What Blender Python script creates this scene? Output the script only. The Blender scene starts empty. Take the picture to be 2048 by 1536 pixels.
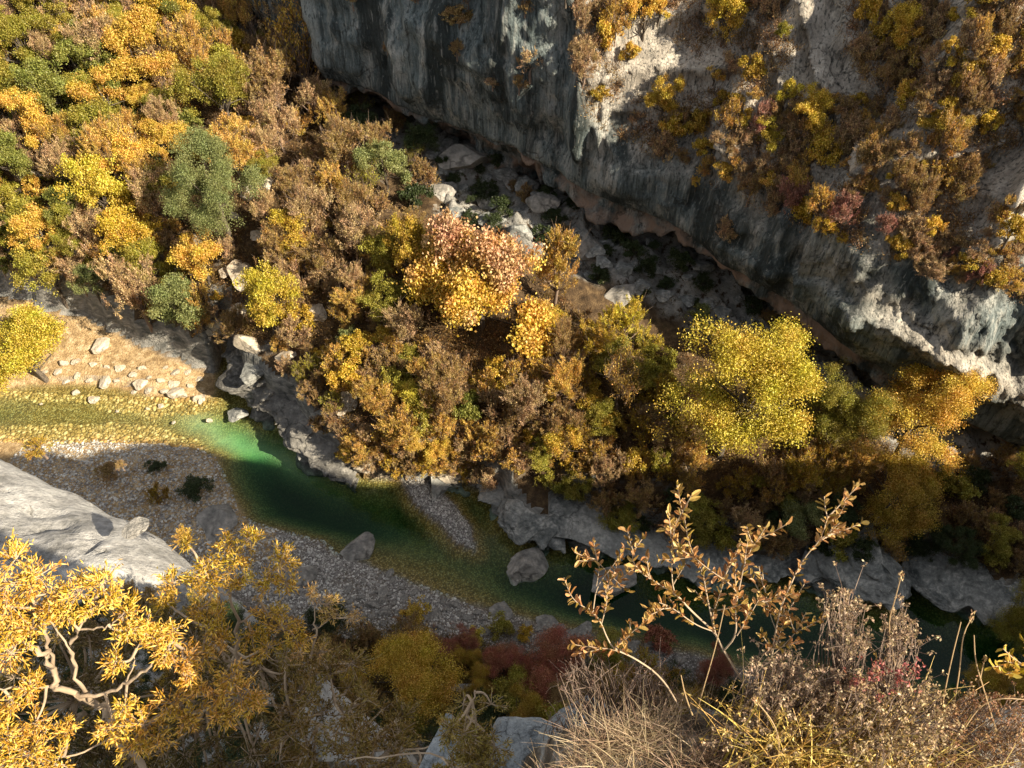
import bpy, math, random
import numpy as np
from mathutils import Vector, Matrix
from mathutils.bvhtree import BVHTree
rng = np.random.default_rng(7); random.seed(7)
C = bpy.context.scene.collection
sc = bpy.context.scene
# ------------------------------------------------------------------ camera
H = 60.0; FPX = 1607.0; PITCH = math.radians(50)
cp, sp_ = math.cos(PITCH), math.sin(PITCH)
cd = bpy.data.cameras.new('camera'); cam = bpy.data.objects.new('camera', cd); C.objects.link(cam)
cam.location = (0, 0, H); cam.rotation_euler = (math.pi/2 - PITCH, 0, 0)
cd.lens = FPX/2048*36; cd.sensor_width = 36; cd.clip_start = 0.05; cd.clip_end = 1000
sc.camera = cam
def ray(px, py):
    u = (px-1024)/FPX; v = -(py-768)/FPX
    return np.array([u, cp+v*sp_, -sp_+v*cp])
def P(px, py, t):            # point t metres deep along the view axis
    return np.array([0, 0, H]) + ray(px, py)*t
def Pz(px, py, z):
    d = ray(px, py); return np.array([0, 0, H]) + d*((z-H)/d[2])
# ------------------------------------------------------------------ noise
def _h(i, j, k, s):
    n = (i*374761393 + j*668265263 + k*2147483647 + s*1274126177) & 0xffffffff
    n = ((n ^ (n >> 13))*1274126177) & 0xffffffff
    n = n ^ (n >> 16)
    return (n & 0xffff)/65535.0
def vnoise(x, y, z=None, s=0):
    x = np.asarray(x, float); y = np.asarray(y, float); z = np.zeros_like(x) if z is None else np.asarray(z, float)
    i = np.floor(x).astype(np.int64); j = np.floor(y).astype(np.int64); k = np.floor(z).astype(np.int64)
    fx, fy, fz = x-i, y-j, z-k
    fx = fx*fx*(3-2*fx); fy = fy*fy*(3-2*fy); fz = fz*fz*(3-2*fz)
    r = 0
    for a in (0, 1):
        for b in (0, 1):
            for c in (0, 1):
                w = (fx if a else 1-fx)*(fy if b else 1-fy)*(fz if c else 1-fz)
                r = r + w*_h(i+a, j+b, k+c, s)
    return r*2-1
def fbm(x, y, z=None, s=0, o=4):
    r = 0; a = 1; f = 1; t = 0
    for q in range(o):
        r = r + a*vnoise(np.asarray(x)*f, np.asarray(y)*f, None if z is None else np.asarray(z)*f, s+q); t += a; a *= .5; f *= 2.03
    return r/t
def sstep(a, b, x):
    t = np.clip((x-a)/(b-a), 0, 1); return t*t*(3-2*t)
# ------------------------------------------------------------------ mesh helpers
def mesh(name, V, Fs, smooth=False, attrs=None):
    V = np.asarray(V, np.float32); m = bpy.data.meshes.new(name)
    Fs = [np.asarray(f, np.int32) for f in (Fs if isinstance(Fs, list) else [Fs]) if len(f)]
    tot = sum(f.size for f in Fs); nf = sum(len(f) for f in Fs)
    m.vertices.add(len(V)); m.vertices.foreach_set('co', V.ravel())
    m.loops.add(tot); m.loops.foreach_set('vertex_index', np.concatenate([f.ravel() for f in Fs]))
    m.polygons.add(nf)
    sz = np.concatenate([np.full(len(f), f.shape[1]) for f in Fs])
    m.polygons.foreach_set('loop_start', np.concatenate([[0], np.cumsum(sz)[:-1]]).astype(np.int32))
    m.polygons.foreach_set('use_smooth', np.full(nf, smooth))
    m.update(calc_edges=True)
    for k, (dom, a) in (attrs or {}).items():
        at = m.attributes.new(k, 'FLOAT', dom); at.data.foreach_set('value', np.asarray(a, np.float32))
    return m
def obj(name, m, mat=None, parent=None, loc=(0, 0, 0), color=None):
    o = bpy.data.objects.new(name, m); C.objects.link(o); o.location = loc
    if parent is not None: o.parent = parent
    if mat is not None and not len(m.materials): m.materials.append(mat)
    if color is not None: o.color = (*color, 1)
    return o
def tag(o, label=None, cat=None, group=None, kind=None):
    if label: o['label'] = label
    if cat: o['category'] = cat
    if group: o['group'] = group
    if kind: o['kind'] = kind
    return o
def empty(name, loc, rz=0, scale=1):
    o = bpy.data.objects.new(name, None); C.objects.link(o); o.location = loc
    o.rotation_euler = (0, 0, rz); o.scale = (scale,)*3 if np.isscalar(scale) else scale
    o.empty_display_size = .2
    return o
class G:                      # collects geometry into one mesh
    def __init__(s): s.V = []; s.F = {}; s.n = 0; s.A = []
    def add(s, V, F, a=None):
        V = np.asarray(V, float); F = np.asarray(F)
        s.V.append(V); s.F.setdefault(F.shape[1], []).append((F+s.n, np.full(len(F), .5) if a is None else np.broadcast_to(a, (len(F),)))); s.n += len(V)
    def tube(s, pts, rad, n=5, a=None):
        pts = np.asarray(pts, float); k = len(pts); rad = np.broadcast_to(rad, (k,)) if np.ndim(rad) < 1 else np.asarray(rad)
        T = np.gradient(pts, axis=0); T /= np.linalg.norm(T, axis=1)[:, None]+1e-9
        ref = np.array([.31, .2, .93]) if abs(T[0][2]) < .9 else np.array([1., .1, 0])
        U = np.cross(T, ref); U /= np.linalg.norm(U, axis=1)[:, None]+1e-9; W = np.cross(T, U)
        an = np.arange(n)*2*math.pi/n
        V = pts[:, None]+rad[:, None, None]*(np.cos(an)[None, :, None]*U[:, None]+np.sin(an)[None, :, None]*W[:, None])
        i = np.arange(k-1)[:, None]*n; j = np.arange(n)[None]; j2 = (j+1) % n
        F = np.stack([i+j, i+j2, i+n+j2, i+n+j], -1).reshape(-1, 4)
        s.add(V.reshape(-1, 3), F, a)
    def leaves(s, c, L, W, nrm_up=.4, a=None, dirs=None):   # rhombic leaves
        n = len(c); d = rng.normal(size=(n, 3)) if dirs is None else dirs+rng.normal(size=(n, 3))*.35
        d /= np.linalg.norm(d, axis=1)[:, None]
        r = rng.normal(size=(n, 3)); r[:, 2] += nrm_up; w = np.cross(d, r); w /= np.linalg.norm(w, axis=1)[:, None]+1e-9
        L = np.broadcast_to(L, (n,))[:, None]; W = np.broadcast_to(W, (n,))[:, None]
        V = np.stack([c-d*L*.5, c+w*W*.5, c+d*L*.5, c-w*W*.5], 1).reshape(-1, 3)
        s.add(V, np.arange(4*n).reshape(n, 4), rng.random(n) if a is None else a)
    def build(s, name, smooth=False):
        V = np.concatenate(s.V); Fs = []; A = []
        for k in s.F:
            Fs.append(np.concatenate([f for f, _ in s.F[k]])); A.append(np.concatenate([a for _, a in s.F[k]]))
        return mesh(name, V, Fs, smooth, {'vary': ('FACE', np.concatenate(A))})
def gridfaces(nx, ny):       # verts indexed [j*nx+i]
    i, j = np.meshgrid(np.arange(nx-1), np.arange(ny-1)); a = (j*nx+i).ravel()
    return np.stack([a, a+1, a+nx+1, a+nx], 1)
# ------------------------------------------------------------------ materials
class N:
    def __init__(s, name):
        s.m = bpy.data.materials.new(name); s.m.use_nodes = True; s.t = s.m.node_tree; s.t.nodes.clear()
        s.out = s.t.nodes.new('ShaderNodeOutputMaterial')
    def n(s, typ, **kw):
        x = s.t.nodes.new('ShaderNode'+typ)
        for k, v in kw.items():
            if k.startswith('i_'):
                key = k[2:]; key = int(key) if key.isdigit() else key.replace('_', ' ')
                s.set(x.inputs[key], v)
            else: setattr(x, k, v)
        return x
    def set(s, inp, v):
        if isinstance(v, bpy.types.NodeSocket): s.t.links.new(v, inp)
        else: inp.default_value = v
    def coord(s, scale=(1, 1, 1), kind='Object'):
        c = s.n('TexCoord'); m = s.n('Mapping'); s.t.links.new(c.outputs[kind], m.inputs[0]); m.inputs['Scale'].default_value = scale; return m.outputs[0]
    def noise(s, vec, scale, detail=4, rough=.55, dist=0):
        x = s.n('TexNoise', i_Scale=scale, i_Detail=detail, i_Roughness=rough, i_Distortion=dist); s.t.links.new(vec, x.inputs['Vector']); return x.outputs['Fac']
    def voro(s, vec, scale, feature='F1', out='Distance'):
        x = s.n('TexVoronoi', feature=feature, i_Scale=scale); s.t.links.new(vec, x.inputs['Vector']); return x.outputs[out]
    def ramp(s, f, stops, interp='LINEAR'):
        x = s.n('ValToRGB'); s.t.links.new(f, x.inputs[0]); e = x.color_ramp; e.interpolation = interp
        while len(e.elements) < len(stops): e.elements.new(.5)
        for el, (p, c) in zip(e.elements, stops):
            el.position = p; el.color = (*c, 1) if len(c) == 3 else c
        return x.outputs[0]
    def rampf(s, f, stops): return s.ramp(f, [(p, (v, v, v)) for p, v in stops])
    def mix(s, f, a, b, mode='MIX'):
        x = s.n('MixRGB', blend_type=mode); s.set(x.inputs[0], f); s.set(x.inputs[1], a if not isinstance(a, tuple) else (*a, 1)); s.set(x.inputs[2], b if not isinstance(b, tuple) else (*b, 1)); return x.outputs[0]
    def math(s, op, a, b=0, c=0):
        x = s.n('Math', operation=op); s.set(x.inputs[0], a); s.set(x.inputs[1], b); s.set(x.inputs[2], c); return x.outputs[0]
    def bump(s, h, dist, strength=1, normal=None):
        x = s.n('Bump', i_Distance=dist, i_Strength=strength); s.t.links.new(h, x.inputs['Height'])
        if normal is not None: s.t.links.new(normal, x.inputs['Normal'])
        return x.outputs[0]
    def attr(s, name): return s.n('Attribute', attribute_name=name).outputs['Fac']
    def pbr(s, col, rough=.9, normal=None, spec=.3):
        b = s.n('BsdfPrincipled'); s.set(b.inputs['Base Color'], (*col, 1) if isinstance(col, tuple) else col); s.set(b.inputs['Roughness'], rough)
        b.inputs['Specular IOR Level'].default_value = spec
        if normal is not None: s.t.links.new(normal, b.inputs['Normal'])
        s.t.links.new(b.outputs[0], s.out.inputs[0]); return b

def leaf_material(name, second=None, size=.25, transl=.28):
    m = N(name); oi = m.n('ObjectInfo'); v = m.attr('vary')
    col = oi.outputs['Color']
    if second is not None:
        nz = m.noise(m.coord(), size, 2); sz = m.n('SeparateXYZ'); m.t.links.new(m.coord(), sz.inputs[0])
        col = m.mix(m.rampf(m.math('ADD', m.math('MULTIPLY', nz, 1.0), m.math('MULTIPLY_ADD', sz.outputs[2], .14, -.50)), [(.42, 0), (.62, 1)]), col, second)
    hs = m.n('HueSaturation'); wn_ = m.noise(m.coord(), .55, 2); m.set(hs.inputs['Hue'], m.math('ADD', m.math('MULTIPLY_ADD', v, .05, .478), m.math('MULTIPLY_ADD', wn_, .09, -.045)))
    v2 = m.math('FRACT', m.math('MULTIPLY', v, 7.31))
    m.set(hs.inputs['Value'], m.math('MULTIPLY_ADD', v2, 1.15, .30)); m.set(hs.inputs['Saturation'], m.math('MULTIPLY_ADD', v2, -.2, 1.14))
    m.t.links.new(col, hs.inputs['Color'])
    d = m.n('BsdfDiffuse'); t = m.n('BsdfTranslucent'); g = m.n('BsdfGlossy', i_Roughness=.5)
    m.t.links.new(hs.outputs[0], d.inputs[0]); m.t.links.new(hs.outputs[0], t.inputs[0]); g.inputs[0].default_value = (.7, .7, .7, 1)
    mx = m.n('MixShader', i_0=transl); m.t.links.new(d.outputs[0], mx.inputs[1]); m.t.links.new(t.outputs[0], mx.inputs[2])
    m2 = m.n('MixShader', i_0=.035); m.t.links.new(mx.outputs[0], m2.inputs[1]); m.t.links.new(g.outputs[0], m2.inputs[2])
    m.t.links.new(m2.outputs[0], m.out.inputs[0]); return m.m
M_LEAF = leaf_material('foliage')
M_LEAF_PINK = leaf_material('foliage_two_tone', (.66, .39, .23), .30)
def bark(name, a, b):
    m = N(name); n = m.noise(m.coord((1, 1, .25)), 9, 5); c = m.ramp(n, [(.3, a), (.7, b)])
    m.pbr(c, .95, m.bump(n, .02)); return m.m
M_BARK = bark('bark', (.045, .035, .028), (.16, .13, .10))
M_TWIG = bark('twig_bark', (.12, .085, .065), (.30, .22, .17))
M_PALEBARK = bark('pale_bark', (.25, .18, .12), (.50, .39, .27))

def rock_mat(name, dark, mid, pale, streak=1.0, zs=None, crs=1.0, brown=None, scale=1.0, bumpd=.12, upper=False):
    m = N(name); o = m.coord(); st = m.coord((1, 1, zs or (.13 if streak else 1)))
    n1 = m.noise(st, .55*scale, 6, .6, .4); n2 = m.noise(st, 2.3*scale, 5, .65); n3 = m.noise(o, 5*scale, 8, .7); n4 = m.noise(o, .13*scale, 3)
    f = m.math('ADD', m.math('MULTIPLY', n1, .55), m.math('MULTIPLY', n2, .45))
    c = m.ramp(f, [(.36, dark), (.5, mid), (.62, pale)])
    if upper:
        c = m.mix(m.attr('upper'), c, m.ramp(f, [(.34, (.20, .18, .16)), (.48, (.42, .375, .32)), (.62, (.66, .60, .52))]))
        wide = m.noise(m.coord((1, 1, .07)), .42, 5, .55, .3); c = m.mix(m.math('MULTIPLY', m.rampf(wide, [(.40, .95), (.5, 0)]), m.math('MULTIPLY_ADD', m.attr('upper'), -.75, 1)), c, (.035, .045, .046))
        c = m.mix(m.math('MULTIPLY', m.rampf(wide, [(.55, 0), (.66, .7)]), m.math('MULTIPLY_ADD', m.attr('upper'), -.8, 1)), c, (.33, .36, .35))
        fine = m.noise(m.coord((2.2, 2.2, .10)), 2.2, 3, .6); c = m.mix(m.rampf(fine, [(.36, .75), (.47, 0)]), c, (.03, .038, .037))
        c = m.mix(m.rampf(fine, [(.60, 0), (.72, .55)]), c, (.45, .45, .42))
    else: c = m.mix(m.rampf(n4, [(.4, 0), (.62, .45)]), c, pale)
    c = m.mix(.55, c, m.ramp(n3, [(.3, (.35, .35, .35)), (.55, (1, 1, 1)), (.75, (1.25, 1.22, 1.15))]), 'MULTIPLY')
    if brown:
        c = m.mix(m.math('MULTIPLY', m.attr('under'), m.rampf(m.noise(m.coord(), .35, 4, .6), [(.42, 0), (.58, .95)])), c, brown)
    wn = m.n('TexNoise', i_Scale=1.1*scale, i_Detail=4); m.t.links.new(o, wn.inputs['Vector'])
    vd_ = m.n('VectorMath', operation='MULTIPLY_ADD'); m.t.links.new(wn.outputs['Color'], vd_.inputs[0]); vd_.inputs[1].default_value = (1.6/scale, 1.6/scale, 1.2/scale); m.t.links.new(m.coord((1, 1, .45)), vd_.inputs[2])
    cr = m.voro(vd_.outputs[0], .38*scale*crs, 'DISTANCE_TO_EDGE'); cmask = m.rampf(m.noise(o, .3*scale, 3), [(.48, 0), (.58, 1)])
    crk = m.math('SUBTRACT', 1, m.math('MULTIPLY', m.rampf(m.math('ADD', cr, m.math('MULTIPLY', n3, .06)), [(.03, 1), (.065, 0)]), cmask))
    c = m.mix(m.math('MULTIPLY', m.math('SUBTRACT', 1, crk), .6), c, (.03, .03, .028))
    h = m.math('ADD', m.math('MULTIPLY', n3, .5), m.math('ADD', m.math('MULTIPLY', n2, .8), m.math('MULTIPLY', crk, .25)))
    m.pbr(c, .92, m.bump(h, bumpd, .9), .2); return m.m
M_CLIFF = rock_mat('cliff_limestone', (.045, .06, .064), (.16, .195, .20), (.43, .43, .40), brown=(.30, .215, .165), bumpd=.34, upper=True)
M_ROCK = rock_mat('grey_limestone', (.10, .10, .095), (.27, .255, .235), (.46, .43, .39), streak=0, bumpd=.12)
M_ROCK_WARM = rock_mat('pale_limestone', (.30, .25, .19), (.48, .41, .32), (.62, .55, .45), streak=0, bumpd=.08)
M_SLAB = rock_mat('smooth_slab_limestone', (.22, .215, .205), (.38, .37, .36), (.54, .53, .51), streak=0, scale=1.2, bumpd=.16, crs=.6)
M_LEDGE = rock_mat('blue_grey_limestone', (.13, .145, .155), (.38, .42, .45), (.60, .64, .66), streak=0, scale=5, bumpd=.05)

def ground_mat():
    m = N('gorge_ground'); o = m.coord()
    gr, bd, sl = m.attr('gravel'), m.attr('bed'), m.attr('beach')
    n1 = m.noise(o, 1.3, 6, .65); n2 = m.noise(o, 6, 6, .7); n0 = m.noise(o, .25, 3)
    litter = m.ramp(n1, [(.3, (.035, .024, .015)), (.5, (.085, .055, .03)), (.7, (.17, .115, .06))])
    vc = m.voro(o, 7.5, 'F1', 'Color'); bw = m.n('RGBToBW'); m.t.links.new(vc, bw.inputs[0])
    vd = m.voro(o, 7.5, 'F1', 'Distance')
    gravel = m.ramp(bw.outputs[0], [(.2, (.18, .165, .155)), (.55, (.33, .31, .29)), (.85, (.6, .57, .54))])
    gravel = m.mix(m.rampf(vd, [(.35, 0), (.6, .7)]), gravel, (.07, .062, .055))
    gravel = m.mix(m.rampf(n0, [(.5, 0), (.62, .4)]), gravel, (.17, .13, .09))
    sand = m.ramp(n1, [(.35, (.26, .17, .085)), (.52, (.48, .34, .18)), (.7, (.68, .54, .36))])
    sand = m.mix(m.rampf(n2, [(.4, .6), (.55, 0)]), sand, (.14, .09, .045))
    bed = m.ramp(bw.outputs[0], [(.2, (.22, .125, .035)), (.5, (.44, .26, .075)), (.9, (.62, .43, .19))])
    bed = m.mix(m.rampf(vd, [(.3, 0), (.6, .6)]), bed, (.06, .05, .02))
    rk = m.ramp(m.noise(m.coord((1, 1, 2.2)), .9, 7, .62, .6), [(.35, (.10, .105, .10)), (.52, (.24, .235, .22)), (.68, (.42, .40, .365))])
    g = m.n('NewGeometry'); sx = m.n('SeparateXYZ'); m.t.links.new(g.outputs['True Normal'], sx.inputs[0])
    steep = m.rampf(m.math('ADD', sx.outputs[2], m.math('MULTIPLY', m.math('SUBTRACT', n1, .5), .25)), [(.55, 1), (.74, 0)])
    c = m.mix(gr, litter, gravel); c = m.mix(sl, c, sand)
    c = m.mix(m.math('MULTIPLY', steep, m.math('SUBTRACT', 1, bd)), c, rk)
    c = m.mix(m.attr('scree'), c, m.mix(m.rampf(n1, [(.38, 0), (.46, 1)]), litter, m.mix(.35, rk, (.34, .325, .30))))
    gp = m.n('NewGeometry'); sp3 = m.n('SeparateXYZ'); m.t.links.new(gp.outputs['Position'], sp3.inputs[0])
    deep = m.rampf(m.math('MULTIPLY_ADD', m.math('ADD', sp3.outputs[2], m.math('MULTIPLY', m.math('SUBTRACT', n0, .5), .8)), -.25, 0), [(.30, 0), (.85, 1)])
    sandy = m.rampf(m.math('MULTIPLY_ADD', m.math('ADD', sp3.outputs[2], m.math('MULTIPLY', m.math('SUBTRACT', n0, .5), .8)), -.25, 0), [(.12, 0), (.2, 1)])
    bed = m.mix(m.math('MULTIPLY', sandy, .2), bed, (.24, .23, .13))
    bed = m.mix(m.math('MULTIPLY', m.attr('sunglint_patch'), .85), bed, (.50, .54, .36))  # sunlit glint at the river bend, painted as a paler strip of bed
    bed = m.mix(m.math('MULTIPLY', deep, .85), bed, (.07, .095, .07))
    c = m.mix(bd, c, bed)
    h = m.math('ADD', m.math('MULTIPLY', m.math('SUBTRACT', 1, vd), .5), n2)
    m.pbr(c, .95, m.bump(h, .15, .8), .2); return m.m
M_GROUND = ground_mat()
#@@TERRAIN
# ------------------------------------------------------------------ terrain
def world_poly(pts): return np.array([Pz(a, b, (c[0] if c else 0.0))[:2] for a, b, *c in pts])
far_shore = [(430, 745), (440, 712), (468, 706), (482, 740), (500, 790), (540, 830), (600, 852), (618, 900), (680, 935), (730, 952), (810, 962), (862, 967), (925, 962),
             (985, 990), (1008, 1040), (1055, 1078), (1118, 1082), (1140, 1050), (1165, 1068), (1200, 1082), (1262, 1085), (1330, 1112), (1400, 1130),
             (1500, 1152), (1575, 1142), (1640, 1172), (1700, 1192), (1776, 1203), (1772, 1140), (1760, 1098), (1800, 1120), (1845, 1165), (1905, 1196), (1975, 1216), (2070, 1235), (2400, 1300)]
water_px = [(-500, 800), (-200, 795), (0, 780), (60, 770), (160, 766), (250, 778), (330, 795), (395, 800), (428, 790)] + far_shore + \
    [(2500, 1800), (2200, 1560), (2048, 1450), (1900, 1400), (1700, 1370), (1500, 1345), (1380, 1305), (1250, 1280), (1150, 1262), (1060, 1240), (1000, 1228), (940, 1210), (890, 1190),
     (840, 1172), (790, 1150), (730, 1124), (665, 1108), (640, 1085), (560, 1066), (500, 1045), (470, 1000), (450, 960), (430, 918), (380, 897), (300, 886), (200, 882),
     (120, 888), (60, 884), (0, 880), (-200, 880), (-500, 900)]
spit_px = [(806, 960), (850, 962), (905, 1005), (938, 1052), (950, 1100), (915, 1085), (880, 1045), (830, 1005)]
WATER = world_poly(water_px); SPIT = world_poly(spit_px)
rim = [(-700, 450, 5), (-300, 520, 5), (0, 570, 4.5), (130, 592, 4.5), (230, 628, 4.3), (340, 684, 4), (415, 700, 3.5), (446, 708, 2)]
HIGH = np.concatenate([world_poly(rim), world_poly(far_shore[2:]), np.array([(150, 40), (150, 190), (-190, 190)])])
def inside(X, Y, poly):
    r = np.zeros(X.shape, bool); n = len(poly)
    for i in range(n):
        x1, y1 = poly[i]; x2, y2 = poly[(i+1) % n]
        if y1 == y2: continue
        c = ((y1 > Y) != (y2 > Y)) & (X < (x2-x1)*(Y-y1)/(y2-y1)+x1); r ^= c
    return r
def pdist(X, Y, poly):
    d = np.full(X.shape, 1e9); n = len(poly)
    for i in range(n):
        a = poly[i]; b = poly[(i+1) % n]; ab = b-a; L = ab@ab+1e-9
        t = np.clip(((X-a[0])*ab[0]+(Y-a[1])*ab[1])/L, 0, 1)
        d = np.minimum(d, (X-a[0]-t*ab[0])**2+(Y-a[1]-t*ab[1])**2)
    return np.sqrt(d)
def sdist(X, Y, poly): return pdist(X, Y, poly)*np.where(inside(X, Y, poly), 1, -1)
class TPS:
    def __init__(s, pts, lam=.5):
        s.p = np.array(pts, float); n = len(s.p); A = np.zeros((n+3, n+3)); d = np.hypot(s.p[:, None, 0]-s.p[None, :, 0], s.p[:, None, 1]-s.p[None, :, 1])
        A[:n, :n] = s.phi(d)+np.eye(n)*lam; A[:n, n] = 1; A[:n, n+1:] = s.p[:, :2]; A[n, :n] = 1; A[n+1:, :n] = s.p[:, :2].T
        s.w = np.linalg.solve(A, np.concatenate([s.p[:, 2], [0, 0, 0]]))
    def phi(s, d): return np.where(d > 1e-6, d*d*np.log(d+1e-9), 0)
    def __call__(s, X, Y):
        r = s.w[-3]+s.w[-2]*X+s.w[-1]*Y
        for (a, b, _), w in zip(s.p, s.w): r = r+w*s.phi(np.hypot(X-a, Y-b))
        return r
def cps(l): return [tuple(Pz(a, b, z)) for a, b, z in l]
HI = TPS(cps([(0, 0, 24), (300, 0, 22), (560, 0, 18), (-300, 0, 28), (0, 250, 16.5), (250, 200, 16), (450, 200, 14.5), (600, 250, 12.5), (0, 420, 11.5), (200, 400, 12), (420, 420, 11.5), (600, 450, 11),
     (0, 545, 5), (230, 605, 5), (420, 655, 5), (560, 640, 8), (640, 700, 7.5), (700, 600, 9.5), (650, 150, 11), (780, 250, 10), (900, 300, 10), (1050, 380, 9.5), (1200, 450, 9), (1350, 520, 8), (1500, 620, 7),
     (1650, 760, 5), (1800, 880, 4), (2000, 960, 4), (820, 500, 10.5), (1000, 560, 10), (1200, 640, 8.5), (1400, 700, 7), (700, 800, 7), (720, 900, 5), (900, 900, 5), (900, 780, 8), (1100, 800, 8), (1300, 850, 7), (1100, 930, 4.5),
     (1500, 950, 5), (1700, 980, 3.8), (1300, 1010, 3), (1600, 1060, 2.6), (1850, 1060, 3), (2040, 1120, 3), (1950, 1160, 2.4), (1700, 1120, 2.4), (1450, 1090, 2.4)]) +
     [(-100, 70, 14), (-100, 120, 40), (0, 120, 20), (60, 60, 6), (100, 50, 6), (100, 120, 20), (-60, 100, 34)])
LO = TPS(cps([(-200, 740, .8), (0, 740, .5), (0, 680, 1.4), (120, 700, 1.1), (250, 720, .8), (360, 760, .4), (150, 640, 1.8), (0, 610, 2.2), (330, 740, .8), (150, 920, .5), (300, 930, .8), (400, 960, .5), (300, 1020, .9), (400, 1050, .8),
     (540, 1090, .5), (620, 1120, .5), (700, 1150, .4), (600, 1200, 1), (750, 1220, .8), (880, 1230, .5), (1000, 1270, .6), (1150, 1290, .6), (1300, 1320, .6), (0, 1000, 1)]) +
     [(-30, 12, 14), (-60, 12, 14), (-90, 20, 14), (-90, 34, 3), (-60, 30, 1.2), (-10, 18, 6), (0, 18, 4.6), (10, 17, 4.5), (20, 15, 5), (40, 12, 5), (70, 5, 5), (0, 12, 13), (-15, 12, 14), (20, 9, 14), (40, 6, 14), (0, 6, 22), (30, 2, 22), (-20, 6, 22), (70, -4, 18), (-60, 90, 4)], .2)
GX0, GX1, GY0, GY1, GS = -105, 95, 2, 128, .36
gx = np.arange(GX0, GX1, GS); gy = np.arange(GY0, GY1, GS); X, Y = np.meshgrid(gx, gy)
wob = fbm(X*.55, Y*.55, s=11)*.9; wob2 = fbm(X*.55, Y*.55, s=31)*.9
sw = sdist(X, Y, WATER)+wob*.35; ss = sdist(X, Y, SPIT)+wob*.3; sh = sdist(X+wob*.8, Y+wob2*.8, HIGH)
land_hi = HI(X, Y)+fbm(X*.12, Y*.12, s=3)*1.0+fbm(X*.5, Y*.5, s=5)*.45
land_hi = np.maximum(land_hi, 1.2)
rw = np.where(X > 3, 2.6, 1.3)*(1+.5*fbm(X*.3, Y*.3, s=9))
up = sstep(0, 1, sh/rw)
# terraces in the bank rock where the water has carved it
bankh = land_hi*up
land_lo = np.maximum(LO(X, Y), .12)+np.abs(fbm(X*.8, Y*.8, s=8))*.18
Z = land_lo+(np.maximum(bankh, 0))*np.where(sh > 0, 1, 0)*1.0-land_lo*np.where(sh > 0, up, 0)
land = -sw
depth = 3.6*sstep(0, 4.5, sw)+.25*sstep(0, .8, sw)
# the left reach and the riffle are ankle deep, the inlet and right reach are deep
c1 = Pz(200, 830, 0); c2 = Pz(880, 1120, 0); c3 = Pz(560, 900, 0)
shal = np.exp(-(((X-c1[0])/19)**2+((Y-c1[1])/6.5)**2)**2)
shal = np.maximum(shal, .80*np.exp(-(((X-c2[0])/9)**2+((Y-c2[1])/5.5)**2)**1.5))
shal = np.maximum(shal, .9*sstep(-44, -50, X))
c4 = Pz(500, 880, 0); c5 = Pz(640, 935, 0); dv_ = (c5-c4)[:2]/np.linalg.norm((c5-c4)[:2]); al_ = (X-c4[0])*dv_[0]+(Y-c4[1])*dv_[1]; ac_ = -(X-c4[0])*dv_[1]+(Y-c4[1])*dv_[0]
shal = np.maximum(shal, .70*np.exp(-((al_-2)/9)**4-(ac_/1.5)**2))
depth = depth*(1-.93*shal)+.10*shal*sstep(0, .5, sw)+fbm(X*.5, Y*.5, s=14)*.25*sstep(0, 3, sw)*(1-shal*.7)
lz = np.where(sw > 0, -np.maximum(depth, .03), Z*sstep(0, .9, -sw)+.0)
lz = np.where(sh > 0, np.where(sw > 0, np.minimum(lz, Z), Z), lz)
lz = np.where(ss > -1.2, np.maximum(lz, -.5+.95*sstep(-1.2, .8, ss)+.15*wob*0), lz)
GZ = lz+fbm(X*1.7, Y*1.7, s=21)*.10*sstep(.1, 1.5, lz)
stp = sstep(.1, .6, up)*(1-sstep(.7, 1, up))*(sh > 0)

_rec = world_poly([(700, 130, 11), (840, 300, 10), (880, 440, 10), (1150, 560, 8), (1350, 640, 7), (1600, 760, 5), (1900, 960, 4), (2100, 960, 4), (2100, 700, 6), (1700, 500, 8), (1200, 250, 10), (760, 60, 12)])
_sr = sstep(-1, 1.5, sdist(X, Y, _rec)+wob*2)
GZ = GZ+_sr*((1-np.abs(vnoise(X*.32+Y*.1, Y*.32, s=141)))*2.2-1.3+(1-np.abs(vnoise(X*.9, Y*.9+X*.3, s=142)))*.8-.4+fbm(X*2, Y*2, s=143)*.3)
def gh(x, y):
    i = np.clip((x-GX0)/GS, 0, len(gx)-1.001); j = np.clip((y-GY0)/GS, 0, len(gy)-1.001); a = int(i); b = int(j); fi = i-a; fj = j-b
    return (GZ[b, a]*(1-fi)+GZ[b, a+1]*fi)*(1-fj)+(GZ[b+1, a]*(1-fi)+GZ[b+1, a+1]*fi)*fj
def hit(px, py, lift=0.):     # where the sight line passes `lift` metres above the ground
    d = ray(px, py); t = 35.0
    while t < 180:
        x, y, z = d[0]*t, d[1]*t, H+d[2]*t
        if z-gh(x, y) < lift: return np.array([x, y, gh(x, y)]), t
        t += .15
    return None, None
beach = sstep(.5, -.5, sh)*sstep(30, 33, Y)*(X < -20)*1.0
gravel = np.clip((1-beach)*np.where(sh < .3, 1, 0)*sstep(19.5, 22, Y)+sstep(-1, .2, ss), 0, 1)
gravel = np.where((lz < 2.0), gravel, 0)
bed = sstep(.04, -.12, lz)
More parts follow.
